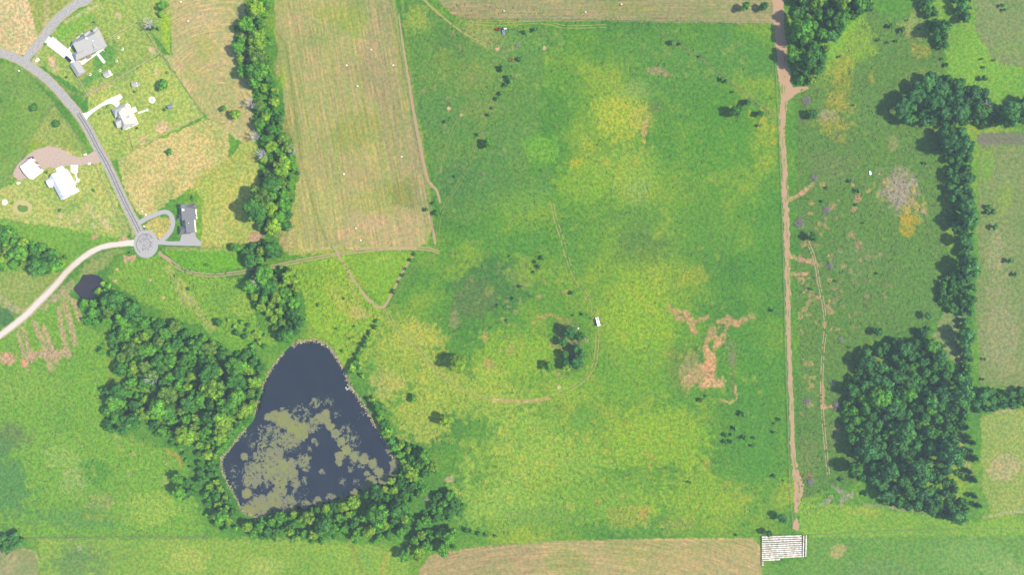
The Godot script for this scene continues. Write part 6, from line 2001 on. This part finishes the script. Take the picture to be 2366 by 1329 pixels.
func make_shrubs() -> void:
	make_undergrowth()
	bushes([1212, 73, 1.1, 1236, 68, 1.4, 1160, 157, 1.6, 1203, 136, 1.5, 1176, 178, 1.6, 1180, 188, 1.4, 1168, 196, 1.2, 1158, 216, 1.3, 1150, 228, 1.3, 1139, 250, 0.9, 1130, 265, 1.1, 1106, 311, 1.2, 1030, 282, 1.0, 1053, 408, 1.0], "bush in the upper pasture's slanting line", "bushes in the slanting line", ["dusky", "dark green", "blue-green"])
	bushes([1551, 98, 1.3, 1572, 101, 1.0, 1618, 130, 0.9, 1668, 182, 1.3, 1676, 187, 1.0, 1693, 212, 0.8, 1752, 290, 0.9], "bush along the pasture's slanting fence", "bushes along the slanting fence", ["dusky", "dark green"])
	bushes([1252, 597, 1.2, 1240, 606, 1.1, 1246, 617, 1.3, 1236, 629, 1.0, 1179, 593, 0.8, 1202, 663, 1.0, 1186, 690, 0.9, 1151, 707, 0.8, 1323, 678, 1.2, 1172, 741, 0.8, 1347, 727, 1.0, 1326, 729, 0.7, 1134, 759, 0.5], "round bush in the pasture left of the white van", "bushes left of the white van", ["blue-green", "dark green"])
	bushes([1786, 718, 1.1, 1618, 925, 1.1, 1632, 916, 0.8, 1716, 957, 1.5, 1699, 991, 1.3, 1801, 970, 1.0, 1789, 980, 0.7, 1676, 1006, 1.2, 1691, 1006, 0.9, 1675, 1022, 1.2, 1690, 1021, 1.0, 1720, 1012, 1.3, 1741, 1012, 0.8, 1737, 1031, 0.9, 1788, 1000, 0.9, 1791, 1102, 1.1, 1810, 1112, 0.6, 1593, 1115, 0.8, 1702, 1238, 0.8], "round bush in the pasture's lower right", "bushes in the lower right pasture", ["blue-green", "dark green", "dusky"])
	bushes([2058, 60, 1.4, 2084, 68, 1.5, 2096, 46, 0.7, 2030, 93, 0.9, 2050, 98, 0.7, 2070, 94, 0.8, 1940, 131, 0.8, 1971, 243, 0.6, 2123, 66, 0.9, 2176, 136, 0.8, 2187, 149, 1.1, 2272, 181, 1.6, 2272, 155, 0.7, 2295, 139, 0.6, 2267, 136, 0.6], "bush in the bright upper-right meadow", "bushes in the bright upper meadow", ["dusky", "dark green"])
	bushes([2137, 377, 0.9, 1965, 419, 1.1, 1983, 441, 1.3, 1909, 434, 0.8, 1979, 473, 0.8, 1900, 466, 0.9, 1995, 515, 0.7, 2027, 632, 0.7, 1930, 650, 0.7, 1874, 668, 0.8, 1963, 803, 0.7], "small bush right of the dirt lane", "bushes right of the dirt lane", ["dark green", "dusky"])
	bushes([2285, 478, 1.5, 2292, 490, 1.6, 2278, 492, 1.0, 2296, 525, 1.5, 2333, 602, 1.7, 2345, 634, 1.2, 2314, 12, 1.1, 2321, 22, 1.0, 2274, 830, 0.9, 2270, 877, 0.8], "bush in the grey field at the far right", "bushes in the grey field", ["dark green", "blue-green"])
	bushes([2172, 1092, 1.5, 2222, 1098, 1.4, 2205, 1092, 1.6, 2000, 1142, 1.3, 1945, 1110, 1.2, 2175, 800, 1.6, 2168, 812, 1.3, 2170, 570, 0.0001], "bush at the margin of the big dark wood", "bushes at the margin of the big dark wood", ["dusky", "dark green"])
	bushes([874, 744, 1.3, 868, 756, 1.2, 858, 770, 1.3, 850, 783, 1.4, 842, 797, 1.5, 836, 810, 1.5, 828, 822, 1.5, 822, 836, 1.8, 815, 848, 1.9, 833, 850, 1.3, 806, 858, 1.4, 838, 868, 1.1], "bush in the slanting hedge by the pond", "bushes of the hedge east of the pond", ["mid green", "dark green", "bright green"], 1.2)
	bushes([862, 925, 1.5, 872, 938, 1.8, 880, 952, 1.8, 878, 968, 1.6, 888, 980, 1.9, 892, 995, 1.8, 898, 1008, 1.7, 905, 1020, 1.9, 912, 1034, 1.8, 956, 922, 1.4], "bush on the pond's right shore", "bushes on the right shore", ["mid green", "bright green", "dark green"], 1.5)
	bushes([958, 588, 1.0, 950, 602, 1.1, 940, 622, 1.0, 932, 636, 1.0, 924, 652, 0.9, 910, 675, 1.3, 1008, 492, 1.5, 985, 485, 1.1, 1002, 470, 1.0], "bush along the V-shaped path", "bushes along the V-shaped path", ["dark green", "dusky"])
	bushes([737, 706, 1.0, 796, 690, 0.7, 780, 760, 0.8, 820, 755, 0.7, 792, 812, 0.9, 810, 782, 0.7], "small bush right of the grove", "bushes right of the grove", ["dark green", "mid green"])
	bushes([560, 745, 1.4, 575, 752, 1.3, 548, 770, 1.7, 566, 778, 1.6, 590, 770, 1.3, 600, 790, 1.5, 585, 800, 1.6, 610, 800, 1.4, 530, 740, 1.1, 544, 755, 1.2, 615, 775, 1.2, 572, 765, 1.3], "bush in the scrub beside the grove", "bushes in the scrub", ["bright green", "mid green", "dark green"])
	bushes([408, 638, 0.9, 437, 668, 0.9, 480, 612, 1.0], "bush on the grass below the twin-rut track", "bushes below the twin-rut track", ["dark green", "mid green"])
	bushes([425, 1050, 1.2, 430, 1065, 1.0, 480, 1190, 1.6, 500, 1210, 1.7, 520, 1225, 1.6, 545, 1222, 1.5, 440, 1080, 1.0], "bush near the left corner of the pond", "bushes near the left corner", ["dark green", "mid green"])
	bushes([240, 655, 1.6, 252, 662, 1.9, 262, 672, 1.8, 246, 672, 1.6], "bush on the right bank of the small pond", "bushes by the small pond", ["bright green", "mid green"])
	bushes([391, 350, 1.6, 393, 356, 1.2], "half-bare bush alone in the dry field", "bushes in the dry field", ["dusky", "mid green"])
	bushes([383, 253, 1.0, 318, 296, 0.7, 250, 247, 0.7, 231, 263, 0.7, 312, 212, 0.7, 281, 306, 0.6], "shrub in the yard of the pale-roofed house", "shrubs in the pale house's yard", ["dark green", "mid green"])
	bushes([109, 98, 0.0001, 107, 101, 0.8, 120, 83, 0.8, 218, 50, 0.8, 155, 178, 0.7], "small shrub in the yard of the large house", "shrubs in the large house's yard", ["dark green", "mid green"])
	bushes([218, 440, 0.9, 139, 486, 0.9, 109, 398, 0.9, 177, 432, 0.8, 30, 470, 0.9], "small shrub near the white-roofed house", "shrubs by the white-roofed house", ["dark green", "mid green"])
	bushes([448, 457, 1.3, 385, 11, 1.0, 371, 32, 1.4, 360, 58, 1.3, 368, 65, 1.1, 388, 168, 0.8], "bush beside the straw-coloured field", "bushes at the straw-coloured field", ["bright green", "mid green"])
	bushes([1078, 1226, 1.4, 1090, 1230, 1.2, 1105, 1234, 1.1, 1125, 1238, 1.0, 1145, 1240, 0.9], "bush in the weedy strip above the lower stubble field", "bushes in the weedy strip", ["dark green", "mid green"])
